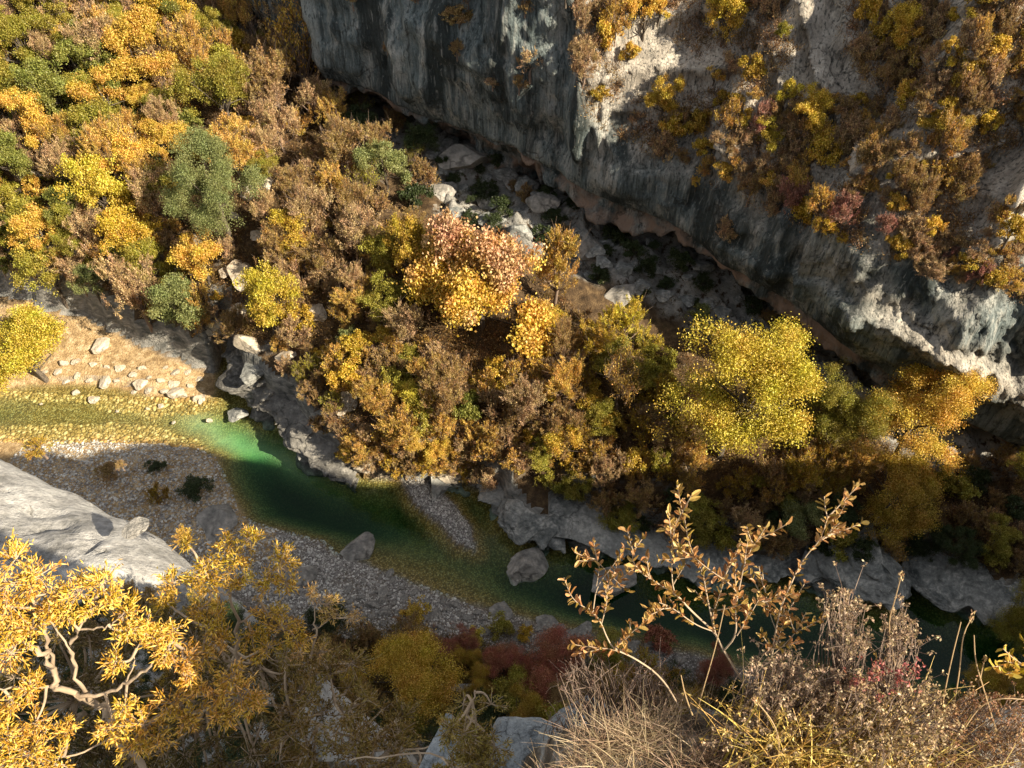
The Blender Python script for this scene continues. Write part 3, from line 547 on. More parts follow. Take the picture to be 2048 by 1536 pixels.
LM = [ # px, py, w, h, kind, colour, short, label
 (440, 215, 125, 150, 'dense', 'olive', 'round olive tree on the upper hillside', 'round olive-green leafy tree near the middle of the upper left hillside'),
 (275, 115, 140, 170, 'dense', 'golden', 'tall golden tree on the upper hillside', 'tall golden-leaved tree catching full sun high on the upper left hillside'),
 (435, 400, 165, 190, 'fine', 'grey-green', 'feathery grey-green tree', 'feathery grey-green tree directly left of the blazing white rock'),
 (205, 415, 115, 150, 'dense', 'lime-yellow', 'yellow-green tree on the slope', 'yellow-green tree leaning over pale rock on the left slope'),
 (80, 275, 80, 130, 'dense', 'golden', 'slim gold tree among the dark ones', 'slim orange-gold tree wedged between dark green trees at left'),
 (40, 90, 130, 130, 'dense', 'olive', 'olive tree in the top left corner', 'broad olive tree nearest the top left corner of the hillside'),
 (110, 190, 120, 120, 'dense', 'green', 'broad green tree near the left edge', 'broad mid-green tree below the corner olive tree on the hillside'),
 (195, 270, 110, 120, 'dense', 'olive', 'inner olive tree', 'olive tree standing right of the slim orange-gold tree'),
 (195, 150, 100, 110, 'dense', 'green', 'shaded green tree', 'shaded green tree just left of the tall golden tree'),
 (30, 340, 90, 120, 'dense', 'green', 'green tree at the left edge', 'deep green tree cut by the left edge halfway up the hillside'),
 (600, 130, 130, 170, 'sparse', 'golden', 'half-bare gold tree before the cliff', 'half-bare tree with pale limbs and gold leaves before the dark cliff'),
 (772, 352, 85, 115, 'dense', 'grey-green', 'grey-green tree by the dark ravine', 'upright grey-green tree standing alone beside the dark ravine'),
 (704, 205, 34, 75, 'dense', 'grey-green', 'slim green sapling in the ravine', 'slim pale green sapling in the black shade under the cliff'),
 (185, 572, 62, 85, 'dense', 'grey-green', 'grey-green bush on the rim', 'rounded grey-green bush at the left end of the rocky rim'),
 (365, 628, 100, 130, 'dense', 'grey-green', 'big green bush spilling over the rim', 'big grey-green bush spilling over the rim above the shaded beach'),
 (300, 545, 80, 110, 'dense', 'olive', 'olive bush above the rim', 'olive bush just up-slope of the big bush spilling over the rim'),
 (535, 625, 110, 140, 'dense', 'lime-yellow', 'yellow-green tree above the inlet', 'yellow-green tree standing above the dark river inlet'),
 (85, 475, 100, 110, 'dense', 'golden', 'gold bush low on the left slope', 'gold leafy bush low on the slope close to the left edge'),
 (45, 690, 175, 150, 'dense', 'lime-yellow', 'bright yellow tree on the beach', 'bright yellow-green tree on the sunlit beach at the left edge'),
 (962, 600, 255, 320, 'dome', 'golden', 'salmon-topped golden tree', 'largest dome-shaped tree, salmon pink above and golden below'),
 (828, 560, 85, 190, 'dense', 'dull gold', 'tall dark gold tree', 'tall dark gold tree tucked against the left of the salmon-topped tree'),
 (1112, 560, 100, 150, 'twig', 'orange', 'feathery orange tree', 'feathery orange-brown tree right of the salmon-topped tree'),
 (1475, 800, 300, 350, 'fine', 'lime-yellow', 'big lime-yellow tree', 'big lime-yellow tree with tiny leaves, tallest at the right of the wood'),
 (1830, 855, 210, 240, 'fine', 'golden', 'orange-gold tree', 'bright orange-gold tree with loose crown near the cliff foot'),
 (1795, 1000, 190, 190, 'fine', 'dull gold', 'shaded dark gold tree', 'dark gold tree fading into shade below the orange-gold tree'),
 (1690, 840, 150, 160, 'fine', 'olive', 'olive-brown tree', 'olive-brown tree between the lime-yellow and orange-gold trees'),
 (1240, 790, 85, 140, 'sparse', 'orange', 'upright orange tree', 'upright orange tree showing its branches amid the wood'),
 (940, 838, 55, 85, 'dense', 'green', 'dark green bush', 'dark green bush alone among the orange thicket near the river'),
 (830, 790, 75, 62, 'dense', 'lime-yellow', 'small yellow tree', 'small rounded yellow tree above the river bend'),
 (1612, 1042, 90, 80, 'dense', 'grey-green', 'shaded green bush over the river', 'green bush lit faintly in the shade above the carved river rocks'),
 (692, 690, 50, 60, 'dense', 'grey-green', 'small grey-green bush', 'small grey-green bush on top of the dark promontory'),
 (1402, 642, 52, 52, 'dense', 'grey-green', 'pale green bush in the wood', 'pale green bush at the upper left of the lime-yellow tree'),
]
CL = [ # on the cliff
 (1518, 300, 72, 80, 'dense', 'lime-yellow', 'lime bush on the cliff', 'vivid lime-yellow bush low on the shrubby cliff'),
 (1445, 95, 80, 120, 'dense', 'ochre', 'yellow bush in the hollow', 'tall yellow-olive bush in the shaded hollow left of the bare pale rock'),
 (1205, 110, 55, 150, 'dense', 'golden', 'gold column of leaves', 'narrow gold bush hanging down the left edge of the sunny cliff'),
 (1285, 80, 80, 130, 'dense', 'golden', 'gold bush on the cliff', 'full gold bush right of the narrow one on the sunny cliff'),
 (1432, 18, 45, 40, 'dense', 'lime-yellow', 'yellow-green bush at the top edge', 'little yellow-green bush on the cliff at the top edge of view'),
 (1570, 205, 42, 60, 'dense', 'lime-yellow', 'small lime bush', 'small lime bush just under the bare pale rock chute'),
 (1560, 85, 32, 50, 'dense', 'olive', 'little bush beside the bare rock', 'little green and pink bush on the left rim of the bare rock chute'),
 (1730, 60, 50, 130, 'dense', 'ochre', 'tall ochre bush', 'tall ochre bush casting shadow on the bare rock chute'),
 (1820, 145, 55, 70, 'twig', 'orange', 'spreading orange bush', 'spreading orange bush well right of the bare rock chute'),
 (1852, 480, 38, 70, 'dense', 'golden', 'flame-gold bush', 'flame-gold bush low on the dark right part of the cliff'),
 (1450, 478, 50, 60, 'twig', 'brown-pink', 'pink bush hanging over the undercut', 'brown-pink bush dangling over the undercut near the cliff foot'),
 (1392, 372, 24, 24, 'dense', 'golden', 'lone gold tuft on the blank wall', 'lone gold tuft on the blank grey-green wall'),
 (918, 48, 55, 50, 'dense', 'rust', 'rust bush on the upper grey wall', 'rust brown bush clinging high on the grey fluted wall'),
 (1060, 140, 55, 60, 'twig', 'brown-pink', 'pinkish bush on the grey wall', 'pinkish brown bush clinging to the lower grey fluted wall'),
 (985, 170, 34, 26, 'twig', 'brown-pink', 'small bush on the grey wall', 'small brown bush left of the pinkish one on the grey wall'),
 (1640, 330, 55, 70, 'dense', 'ochre', 'ochre bush mid cliff', 'ochre bush in the middle of the shrubby cliff'),
 (1955, 340, 40, 40, 'twig', 'rust', 'rusty bush on the right cliff', 'rusty bush beside pale rock at the right edge of the cliff'),
 (1880, 270, 80, 60, 'dense', 'dull gold', 'V-shaped gold bush', 'gold bush spread in a V on the right half of the cliff'),
 (2010, 570, 70, 50, 'twig', 'orange', 'overhanging orange bush', 'orange bush overhanging the bare wall at the right edge'),
 (1860, 540, 80, 35, 'twig', 'brown-pink', 'pink bush over the bare wall', 'low pink bush spilling over the top of the bare right wall'),
]
NB = [
 (835, 1228, 60, 45, 'dense', 'ochre', 'mustard bush on the near gravel', 'mustard yellow bush on the near gravel bank'),
 (1005, 1250, 55, 40, 'dense', 'olive', 'olive bush by the white boulder', 'olive green bush just below the white boulder on the near bank'),
 (950, 1275, 40, 35, 'dense', 'lime-yellow', 'yellow tuft above the red bushes', 'yellow-green tuft just above the left red bush'),
 (1050, 1268, 30, 40, 'dense', 'ochre', 'small gold bush', 'small gold bush among the white stones of the near bank'),
 (1012, 1330, 110, 100, 'fine', 'brick red', 'left red bush', 'rounded brick-red bush, left one of the red pair below the river'),
 (1118, 1328, 155, 130, 'fine', 'brick red', 'right red bush', 'largest brick-red bush, right one of the red pair below the river'),
 (905, 1290, 90, 60, 'fine', 'brick red', 'small red bush', 'small dark red bush between the ochre dome and the river'),
 (810, 1275, 110, 60, 'twig', 'rust', 'rosy bush behind the ochre dome', 'rosy brown bush behind the ochre dome bush'),
 (830, 1350, 235, 190, 'fine', 'ochre', 'ochre dome bush', 'broad ochre dome bush on the near slope'),
 (1320, 1280, 55, 45, 'dense', 'brick red', 'red bush behind the boxwood', 'small red bush seen through the boxwood twigs'),
 (1430, 1330, 80, 65, 'fine', 'brick red', 'red bush right of the boxwood stem', 'red bush at the water edge right of the boxwood stem'),
 (1210, 1300, 90, 45, 'dense', 'olive', 'olive thicket on the near bank', 'olive thicket on the near bank right of the red pair'),
 (1300, 1345, 120, 70, 'twig', 'dull gold', 'dull gold thicket', 'dull gold thicket low on the near bank'),
 (1160, 1400, 130, 90, 'fine', 'rust', 'russet bush below the red pair', 'russet bush below the red pair of bushes'),
 (2030, 1265, 110, 170, 'fine', 'olive', 'dark olive tree at the right edge', 'dark olive tree against the water at the right edge'),
 (2010, 1400, 130, 120, 'fine', 'dull gold', 'lower olive tree at the right edge', 'dull gold tree below the dark olive one at the right edge'),
 (215, 940, 46, 36, 'dense', 'rust', 'brown shrub on the gravel bar', 'brown shrub near the slab on the gravel bar'),
 (315, 995, 40, 55, 'twig', 'dull gold', 'thin shrub on the gravel bar', 'thin dull-gold shrub beside the slab edge on the gravel bar'),
 (388, 972, 60, 28, 'dense', 'dark green', 'dark low bush on the gravel bar', 'dark low bush in the middle of the gravel bar'),
 (310, 932, 36, 18, 'dense', 'dark green', 'small dark tuft on the gravel bar', 'small dark tuft near the top of the gravel bar'),
]
for a in LM:
    pk = a[6] == 'salmon-topped golden tree'
    plant(a[0], a[1], a[2], a[4], COL[a[5]], a[3], label=a[7], short=a[6], group='trees and bushes of the far bank', name='tree' if a[2] > 70 else 'bush', cat='tree' if a[2] > 70 else 'bush', mat=M_LEAF_PINK if pk else None)
for a in CL:
    p, n = hit_cliff(a[0], a[1])
    if p is not None: plant(a[0], a[1], a[2], a[4], COL[a[5]], a[3], label=a[7], short=a[6], group='bushes on the cliff', name='cliff_bush', cat='bush', on=(p, n))
for a in NB: plant(a[0], a[1], a[2], a[4], COL[a[5]], a[3], label=a[7], short=a[6], group='bushes of the near bank', name='bush', cat='bush')
def pin(x, y, poly):
    r = False; n = len(poly)
    for i in range(n):
        x1, y1 = poly[i]; x2, y2 = poly[(i+1) % n]
        if (y1 > y) != (y2 > y) and x < (x2-x1)*(y-y1)/(y2-y1)+x1: r = not r
    return r
def scatter(poly, dist, tries, avoid=()):
    pts = []; xs = [p[0] for p in poly]; ys = [p[1] for p in poly]
    for _ in range(tries):
        x, y = random.uniform(min(xs), max(xs)), random.uniform(min(ys), max(ys))
        if not pin(x, y, poly): continue
        if any((x-a)**2+(y-b)**2 < dist**2 for a, b in pts): continue
        if any(((x-a[0])/(a[2]*.47))**2+((y-a[1])/(a[3]*.47))**2 < 1 for a in avoid): continue
        pts.append((x, y))
    return pts
def pick(opts): return random.choices([o[:2] for o in opts], [o[2] for o in opts])[0]
hill = [(-70, -70), (630, -60), (640, 120), (690, 320), (770, 470), (720, 640), (650, 715), (560, 690), (430, 660), (340, 640), (230, 585), (130, 560), (0, 535), (-70, 520)]
WR = [(512, 385, 125, 120), (488, 560, 120, 120), (500, 700, 130, 100), (636, 640, 90, 140), (700, 820, 110, 110), (240, 405, 110, 100), (385, 490, 80, 70), (250, 560, 100, 80), (578, 725, 100, 70)]
for i_, (x, y) in enumerate(scatter(hill, 25, 9000, LM+WR)[:500]):
    if vnoise(x*.021+3, y*.021, s=8) < -.46: continue
    f = x+.25*y+random.gauss(0, 60)
    k, c = pick([('dense', 'olive', 5), ('dense', 'green', 4), ('dense', 'golden', 1.6), ('twig', 'orange', 1.2), ('twig', 'brown-pink', 2.5), ('dense', 'dark green', .6)]) if f < 330 else \
        pick([('dense', 'golden', 3.5), ('dense', 'olive', 1.6), ('twig', 'orange', 3), ('twig', 'brown-pink', 3), ('dense', 'ochre', 2)]) if f < 600 else pick([('twig', 'rust', 4), ('twig', 'brown-pink', 5), ('twig', 'orange', 3), ('dense', 'ochre', .8)])
    big = i_ < 240; w = random.choice([1, 1, 1.4])*random.uniform(40, 74) if big else random.uniform(24, 42)
    plant(x, y, w, k, COL[c], w*random.uniform(.9, 1.4), desc=c+(' leafy' if k == 'dense' else ' thin-leaved'), group='trees on the left hillside' if big else 'shrubs on the left hillside', name='tree' if big else 'shrub', cat='tree' if big else 'shrub')
terr = [(655, 730), (720, 640), (770, 490), (840, 480), (880, 640), (1060, 640), (1085, 560), (1180, 645), (1380, 710), (1580, 815), (1740, 875), (1890, 965), (1880, 1030), (1500, 990), (1300, 960), (1050, 930), (940, 925), (720, 905), (660, 850)]
for i_, (x, y) in enumerate(scatter(terr, 22, 10000, LM+WR)[:480]):
    if vnoise(x*.021+3, y*.021, s=9) < -.46: continue
    k, c = pick([('twig', 'rust', 2), ('twig', 'brown-pink', 3.5), ('twig', 'orange', 5), ('dense', 'golden', 1.2), ('dense', 'ochre', 1.6), ('dense', 'olive', .8)]) if x < 1150 else \
        pick([('twig', 'orange', 3), ('twig', 'dull gold', 3), ('twig', 'rust', 2), ('dense', 'olive', 1.8), ('dense', 'dull gold', 2), ('twig', 'brown-pink', 2)])
    if 1180 < x < 1420 and y < 740: k, c = pick([('twig', 'dull gold', 2), ('dense', 'olive', 2), ('twig', 'lime-yellow', 1.5)])
    big = i_ < 200; w = random.choice([1, 1, 1.4])*random.uniform(36, 64) if big else random.uniform(22, 40)
    plant(x, y, w, k, COL[c], w*random.uniform(.9, 1.4), desc=c+(' leafy' if k == 'dense' else ' thin-leaved'), group='trees in the wood above the far bank' if big else 'shrubs in the wood above the far bank', name='small_tree' if big else 'wood_shrub', cat='tree' if big else 'shrub')
for q in range(18):
    x = 690+q*17; y = 905+random.uniform(-10, 22)+min(30, q*3); c = random.choice(['orange', 'rust', 'ochre', 'brown-pink']); plant(x, y, random.uniform(36, 60), 'twig', COL[c], 50, desc=c+' overhanging', group='bushes hanging over the far bank', name='bush', cat='bush')
for x, y in scatter([(560, 735), (690, 720), (700, 900), (650, 870), (600, 800)], 26, 200):
    c = random.choice(['orange', 'rust', 'rust', 'brown-pink', 'olive']); plant(x, y, random.uniform(28, 50), 'twig', COL[c], 44, desc=c+' wiry', group='bushes on the promontory', name='bush', cat='bush')
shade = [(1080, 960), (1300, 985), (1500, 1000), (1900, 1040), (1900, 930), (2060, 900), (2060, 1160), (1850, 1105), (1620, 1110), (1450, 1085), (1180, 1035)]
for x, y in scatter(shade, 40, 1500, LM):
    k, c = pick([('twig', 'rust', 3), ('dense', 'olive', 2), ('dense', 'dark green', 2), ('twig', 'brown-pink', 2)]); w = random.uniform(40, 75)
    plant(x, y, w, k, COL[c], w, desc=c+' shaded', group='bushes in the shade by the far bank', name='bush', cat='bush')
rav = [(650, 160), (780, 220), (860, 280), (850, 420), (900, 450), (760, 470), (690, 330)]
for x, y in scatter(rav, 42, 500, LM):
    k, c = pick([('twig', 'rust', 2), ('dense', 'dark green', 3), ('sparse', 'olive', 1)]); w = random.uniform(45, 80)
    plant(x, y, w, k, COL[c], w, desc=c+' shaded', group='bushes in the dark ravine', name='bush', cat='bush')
cl = [(1130, -20), (2070, -20), (2070, 610), (1900, 560), (1700, 490), (1500, 410), (1350, 340), (1170, 240)]
bare = [(1520, -20), (1700, -20), (1680, 150), (1640, 210), (1540, 190), (1590, 100)]
bare2 = [(1930, 300), (2070, 300), (2070, 450), (1930, 420)]
for x, y in scatter(cl, 25, 7000, CL)[:330]:
    if pin(x, y, bare) or pin(x, y, bare2): continue
    if x < 1500 and y > 130 and y < 360 and random.random() < .45: continue
    if vnoise(x*.011, y*.011, s=5) < -.22: continue
    p, n = hit_cliff(x, y)
    if p is None: continue
    k, c = pick([('twig', 'brown-pink', 4), ('twig', 'rust', 3.5), ('twig', 'pink', .5), ('twig', 'orange', 3), ('dense', 'ochre', 2), ('dense', 'golden', 1.2), ('dense', 'dull gold', 2)]); w = random.choice([1, 1, 1.4])*random.uniform(24, 54)
    plant(x, y, w, k, COL[c], w*random.uniform(.9, 1.5), desc=c+(' leafy' if k == 'dense' else ' twiggy'), group='bushes on the cliff', name='cliff_bush', cat='bush', on=(p, n))
for x, y in scatter([(700, -10), (1120, -10), (1120, 220), (900, 180), (700, 90)], 95, 60):
    p, n = hit_cliff(x, y); 
    if p is not None: plant(x, y, random.uniform(18, 34), 'twig', COL['rust'], 30, desc='rust tufted', group='bushes on the cliff', name='cliff_bush', cat='bush', on=(p, n))
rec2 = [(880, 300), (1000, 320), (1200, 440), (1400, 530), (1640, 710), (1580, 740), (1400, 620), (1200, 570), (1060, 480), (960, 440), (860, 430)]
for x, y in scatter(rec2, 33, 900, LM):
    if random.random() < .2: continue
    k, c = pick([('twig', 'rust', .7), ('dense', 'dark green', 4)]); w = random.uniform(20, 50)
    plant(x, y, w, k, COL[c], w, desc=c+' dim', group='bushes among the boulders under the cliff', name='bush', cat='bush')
nb = [(640, 1230), (780, 1260), (1000, 1290), (1250, 1330), (1480, 1390), (1400, 1500), (700, 1500)]
for x, y in scatter(nb, 55, 900, NB):
    k, c = pick([('twig', 'rust', 2), ('dense', 'olive', 2), ('dense', 'dark green', 2), ('fine', 'dull gold', 2)]); w = random.uniform(60, 110)
    plant(x, y, w, k, COL[c], w, desc=c+' low', group='bushes of the near bank', name='bush', cat='bush')
# ---- undergrowth: nobody could count it
def undergrowth(name, poly, n, label, cols, on_cliff=False, per=22, sz=.13):
    global rng
    rng = np.random.default_rng(len(name)*77); g = G(); k = 0
    xs = [p[0] for p in poly]; ys = [p[1] for p in poly]
    while k < n:
        x, y = random.uniform(min(xs), max(xs)), random.uniform(min(ys), max(ys)); k += 1
        if not pin(x, y, poly): continue
        if on_cliff:
            if pin(x, y, bare) or pin(x, y, bare2): continue
            if vnoise(x*.013, y*.013, s=5)+.5*vnoise(x*.04, y*.04, s=6) < .16: continue
            p, nr = hit_cliff(x, y)
        else: p, _ = hit(x, y)
        if p is None: continue
        r = random.uniform(.35, .8); m = int(per*random.uniform(.5, 1.3)); c = p+rng.normal(size=(m, 3))*r*np.array([.5, .5, .38])+np.array([0, 0, r*.35])
        g.leaves(c, sz*rng.uniform(.6, 1.5, m), sz*.55, a=np.clip(rng.random()*.6+rng.random(m)*.4, 0, 1))
        for _ in range(3):
            v = rng.normal(size=3)*.5; v[2] = abs(v[2])+.5; g.tube([p, p+v*r*1.3], [.014, .006], 3, a=.3)
    o = obj(name, g.build(name), M_LEAF, color=cols); tag(o, label, 'undergrowth', kind='stuff')
undergrowth('hillside_undergrowth', hill, 9000, 'low russet undergrowth between the hillside trees', (.26, .155, .06))
undergrowth('woodland_undergrowth', terr+[], 8000, 'low orange-brown undergrowth in the wood above the far bank', (.28, .165, .06))
undergrowth('cliff_undergrowth', cl, 9000, 'low brown scrub matted over the cliff ledges', (.34, .21, .10), True)
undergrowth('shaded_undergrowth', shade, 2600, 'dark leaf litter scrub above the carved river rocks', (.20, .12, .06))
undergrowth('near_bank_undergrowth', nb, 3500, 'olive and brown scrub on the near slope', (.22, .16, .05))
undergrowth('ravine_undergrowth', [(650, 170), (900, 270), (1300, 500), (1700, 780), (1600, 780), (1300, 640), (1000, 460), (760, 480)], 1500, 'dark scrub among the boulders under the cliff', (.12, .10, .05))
# ------------------------------------------------------------------ rocks placed
RK = [
 (205, 692, 40, 36, 1, 'round boulder on the beach', 'round sunlit boulder with dark shadow on the upper beach'),
 (190, 804, 24, 16, 1, 'pale stone in the shallows', 'pale oval stone alone in the shallow golden water'),
 (155, 788, 14, 12, 1, None, 'small pale stone at the shallow water edge'),
 (212, 765, 32, 24, 1, 'white rock at the water line', 'white rock at the beach water line'),
 (285, 768, 34, 22, 1, None, 'white rock at the water line right of centre of the beach'),
 (355, 788, 42, 24, 1, 'pale wedge rock in the shallows', 'pale wedge-shaped rock at the right end of the beach'),
 (403, 800, 18, 34, 1, None, 'thin upright pale stone at the edge of the deep inlet'),
 (325, 815, 14, 10, 1, None, 'small pale stone below the wedge rock in the shallows'),
 (484, 838, 48, 34, 0, 'rock in the green inlet', 'dark-topped rock standing in the green inlet'),
 (443, 1046, 92, 84, 0, 'grey boulder on the gravel bar', 'large rounded grey boulder on the gravel bar'),
 (718, 1106, 78, 50, 0, 'flat white-grey boulder', 'flat white-grey boulder at the near edge of the river'),
 (780, 1148, 26, 18, 0, None, 'small white rock right of the flat boulder at the river edge'),
 (1055, 1150, 72, 62, 0, 'tilted boulder in midstream', 'tilted boulder standing in the dark green water'),
 (1032, 1168, 34, 40, 0, None, 'broken rock leaning on the tilted midstream boulder'),
 (1215, 1200, 120, 60, 0, 'broad boulder behind the boxwood', 'broad flat boulder in the river behind the boxwood leaves'),
 (1006, 1228, 52, 46, 0, 'white boulder on the near bank', 'angular white boulder on the near bank by the olive bush'),
 (1098, 1248, 52, 30, 0, 'flat rock on the near bank', 'flat pale rock on the near bank right of the angular boulder'),
 (1165, 1262, 44, 30, 0, None, 'pale rock on the near bank below the broad boulder'),
 (600, 1155, 70, 46, 0, 'shaded rock behind the juniper', 'shaded grey rock on the gravel behind the juniper tops'),
 (868, 1232, 36, 22, 0, None, 'grey rock by the mustard bush on the near bank'),
 (770, 1185, 28, 22, 0, None, 'whitish rock on the gravel point'),
 (510, 745, 62, 90, 0, 'upper promontory rock', 'tall brown-grey rock at the top of the promontory'),
 (632, 898, 62, 62, 0, 'dark rock at the promontory tip', 'dark wet rock jutting into the river at the promontory tip'),
 (512, 376, 70, 66, 1, 'blazing white rock', 'blazing white rock right of the feathery green tree'),
 (488, 548, 56, 70, 1, 'white rock mid slope', 'white rock standing out mid slope above the yellow-green tree'),
 (500, 690, 55, 36, 1, 'white rock above the inlet', 'white rock on the rim above the dark inlet'),
 (578, 716, 50, 30, 1, None, 'white rock at the right end of the rim'),
 (634, 626, 44, 100, 1, 'narrow white rock face', 'narrow bright rock face at the right end of the hillside'),
 (700, 808, 46, 50, 1, 'cracked white rock', 'cracked white rock among orange leaves on the promontory'),
 (240, 392, 46, 40, 1, None, 'white rock beside the yellow-green tree on the left slope'),
 (385, 478, 30, 22, 1, None, 'small white rock below the feathery green tree'),
 (250, 540, 60, 24, 1, None, 'pale rock patch above the rim'),
 (440, 672, 60, 30, 1, None, 'pale rock on the rim left of the inlet'),
 (735, 938, 70, 18, 1, None, 'pale rock shelf at the water line below the thicket'),
 (905, 950, 90, 22, 1, 'sunlit rock shelf', 'sunlit cream rock shelf at the river edge where shade begins'),
 (925, 318, 100, 90, 0, 'large grey block under the cliff', 'large grey block in the shade under the cliff'),
 (885, 385, 60, 60, 0, None, 'grey block below the large one under the cliff'),
 (1085, 405, 60, 55, 0, 'stacked blocks under the cliff', 'squarish grey block among the rubble under the cliff'),
 (1140, 430, 70, 45, 0, None, 'wide flat grey block in the rubble under the cliff'),
 (1020, 365, 40, 60, 0, None, 'upright grey block near the undercut'),
 (970, 400, 45, 40, 0, None, 'small grey block in the middle of the rubble'),
 (1250, 590, 80, 40, 0, None, 'flat grey slab behind the orange trees'),
 (1350, 520, 90, 90, 0, 'dusky rock face in the recess', 'dusky rounded rock deep in the recess under the cliff'),
 (1180, 500, 70, 50, 0, None, 'dusky rock left of the rounded one in the recess'),
 (1630, 720, 50, 60, 0, None, 'dusky rock right of the lime-yellow tree'),
]
for a in RK: rock(a[0], a[1], a[2], a[3], bool(a[4]), label=a[6], short=a[5], group='rocks of the far bank' if a[1] < 700 else 'rocks along the river', sink=.3)
for x, y in scatter([(140, 720), (420, 740), (410, 805), (300, 790), (120, 765), (60, 755)], 21, 800): rock(x, y, random.uniform(10, 24), None, True, desc='sunlit beach stone', group='stones on the sunlit beach', name='beach_stone', cat='stone')
for x, y in scatter([(60, 770), (400, 800), (430, 860), (250, 850), (30, 840)], 55, 60): rock(x, y, random.uniform(7, 13), None, True, desc='small shallows', group='stones in the shallows', name='river_stone', cat='stone')
for x, y in scatter([(760, 1150), (860, 1190), (1000, 1240), (1200, 1270), (1420, 1320), (1420, 1350), (1150, 1300), (900, 1260), (700, 1240), (680, 1180)], 19, 1500): rock(x, y, random.uniform(11, 30), None, False, desc='pale bank stone', group='stones on the near bank', name='bank_stone', cat='stone')
for x, y in scatter([(860, 290), (1000, 300), (1200, 440), (1400, 500), (1640, 700), (1600, 760), (1400, 640), (1180, 570), (1000, 450), (880, 440)], 30, 900): rock(x, y, random.uniform(16, 52), None, False, desc='shaded grey block', group='boulders under the cliff', name='fallen_block', cat='rock', dark=True)
for x, y in scatter([(60, 330), (300, 330), (620, 450), (640, 640), (440, 640), (230, 570), (60, 500)], 62, 300): rock(x, y, random.uniform(24, 46), None, True, desc='pale hillside rock', group='pale rocks among the hillside trees', name='hillside_rock', cat='rock', sink=.1)
# pebbles
def pebbles(name, poly, n, lo, hi, label, mat):
    g = G(); r = np.random.default_rng(5); ico = np.array([(1, 0, 0), (-1, 0, 0), (0, 1, 0), (0, -1, 0), (0, 0, 1), (.6, .6, .55), (-.6, .6, .55), (-.6, -.6, .55), (.6, -.6, .55)], float)
    F = np.array([(4, 5, 6), (4, 6, 7), (4, 7, 8), (4, 8, 5), (0, 2, 5), (2, 1, 6), (1, 3, 7), (3, 0, 8), (5, 2, 6), (6, 1, 7), (7, 3, 8), (8, 0, 5)])
    mnx, mny = poly.min(0); mxx, mxy = poly.max(0); k = 0
    XX = r.uniform(mnx, mxx, n); YY = r.uniform(mny, mxy, n); ok = inside(XX, YY, poly); XX, YY = XX[ok], YY[ok]
    for x, y in zip(XX, YY):
        z = gh(x, y)
        if z < -.25 or z > 2.2: continue
        s = lo*(hi/lo)**(r.random()**2.2); a = r.uniform(0, 6.28); c, sn = math.cos(a), math.sin(a)
        V = ico*np.array([s, s*r.uniform(.6, .95), s*.6])*r.uniform(.85, 1.15, (9, 1)); V = np.stack([V[:, 0]*c-V[:, 1]*sn+x, V[:, 0]*sn+V[:, 1]*c+y, V[:, 2]+z-.01], 1)
        g.add(V, F, r.random())
    tag(obj(name, g.build(name, True), mat), label, 'pebbles', kind='stuff')
pm = N('pebble'); pm.pbr(pm.ramp(pm.attr('vary'), [(.1, (.20, .185, .175)), (.5, (.38, .36, .335)), (.85, (.60, .58, .54)), (1, (.74, .72, .68))]), .85); M_PEB = pm.m
pebbles('gravel_bar_pebbles', world_poly([(60, 880), (200, 878), (380, 890), (430, 910), (460, 970), (480, 1030), (560, 1060), (650, 1080), (700, 1120), (900, 1190), (1000, 1240), (950, 1300), (700, 1300), (480, 1200), (200, 1060), (0, 950)]), 52000, .05, .17, 'pale pebbles strewn over the near gravel bar', M_PEB)
pebbles('spit_pebbles', world_poly(spit_px), 5200, .045, .14, 'pebbles on the narrow gravel spit in midstream', M_PEB)
pb = N('bed_pebble'); pb.pbr(pb.ramp(pb.attr('vary'), [(.1, (.22, .14, .045)), (.6, (.42, .27, .09)), (1, (.6, .45, .22))]), .9)
def bedpeb(poly, n):
    return pebbles('riverbed_stones', poly, n, .08, .28, 'olive stones on the shallow river bed', pb.m)
bedpeb(world_poly([(-100, 775), (430, 800), (450, 900), (200, 885), (-100, 885)]), 12000)
o = obj('slab_block', RM[2]); p = Pz(270, 1056, 43.5); o.location = p; o.scale = (.30, .24, .06); o.rotation_euler = (.1, .1, .5); tag(o, 'cracked block of rock sitting on the smooth slab near its edge', 'rock', 'rocks along the river')
for px_, py_, w_, c_, l_ in [(372, 1078, 34, 'golden', 'small yellow tuft at the sunlit tip of the slab'), (85, 905, 46, 'dull gold', 'straw-gold tuft on the upper edge of the slab'), (245, 935, 22, 'rust', 'tiny dark bush by the edge crack of the slab')]:
    plant(px_, py_, w_, 'twig', COL[c_], w_, label=l_, group='tufts on the slab', name='bush', cat='bush', on=(Pz(px_, py_, 43.1), None))
for x, y in scatter([(0, 1250), (250, 1215), (430, 1240), (560, 1330), (620, 1530), (0, 1536)], 48, 500):
    k, c = pick([('dense', 'dark green', 3), ('twig', 'rust', 1.5), ('twig', 'dull gold', 1)]); plant(x, y, random.uniform(60, 100), k, COL[c], 70, desc=c+' low', group='bushes on the slab behind the junipers', name='bush', cat='bush', on=(Pz(x, y, 44.6), None))
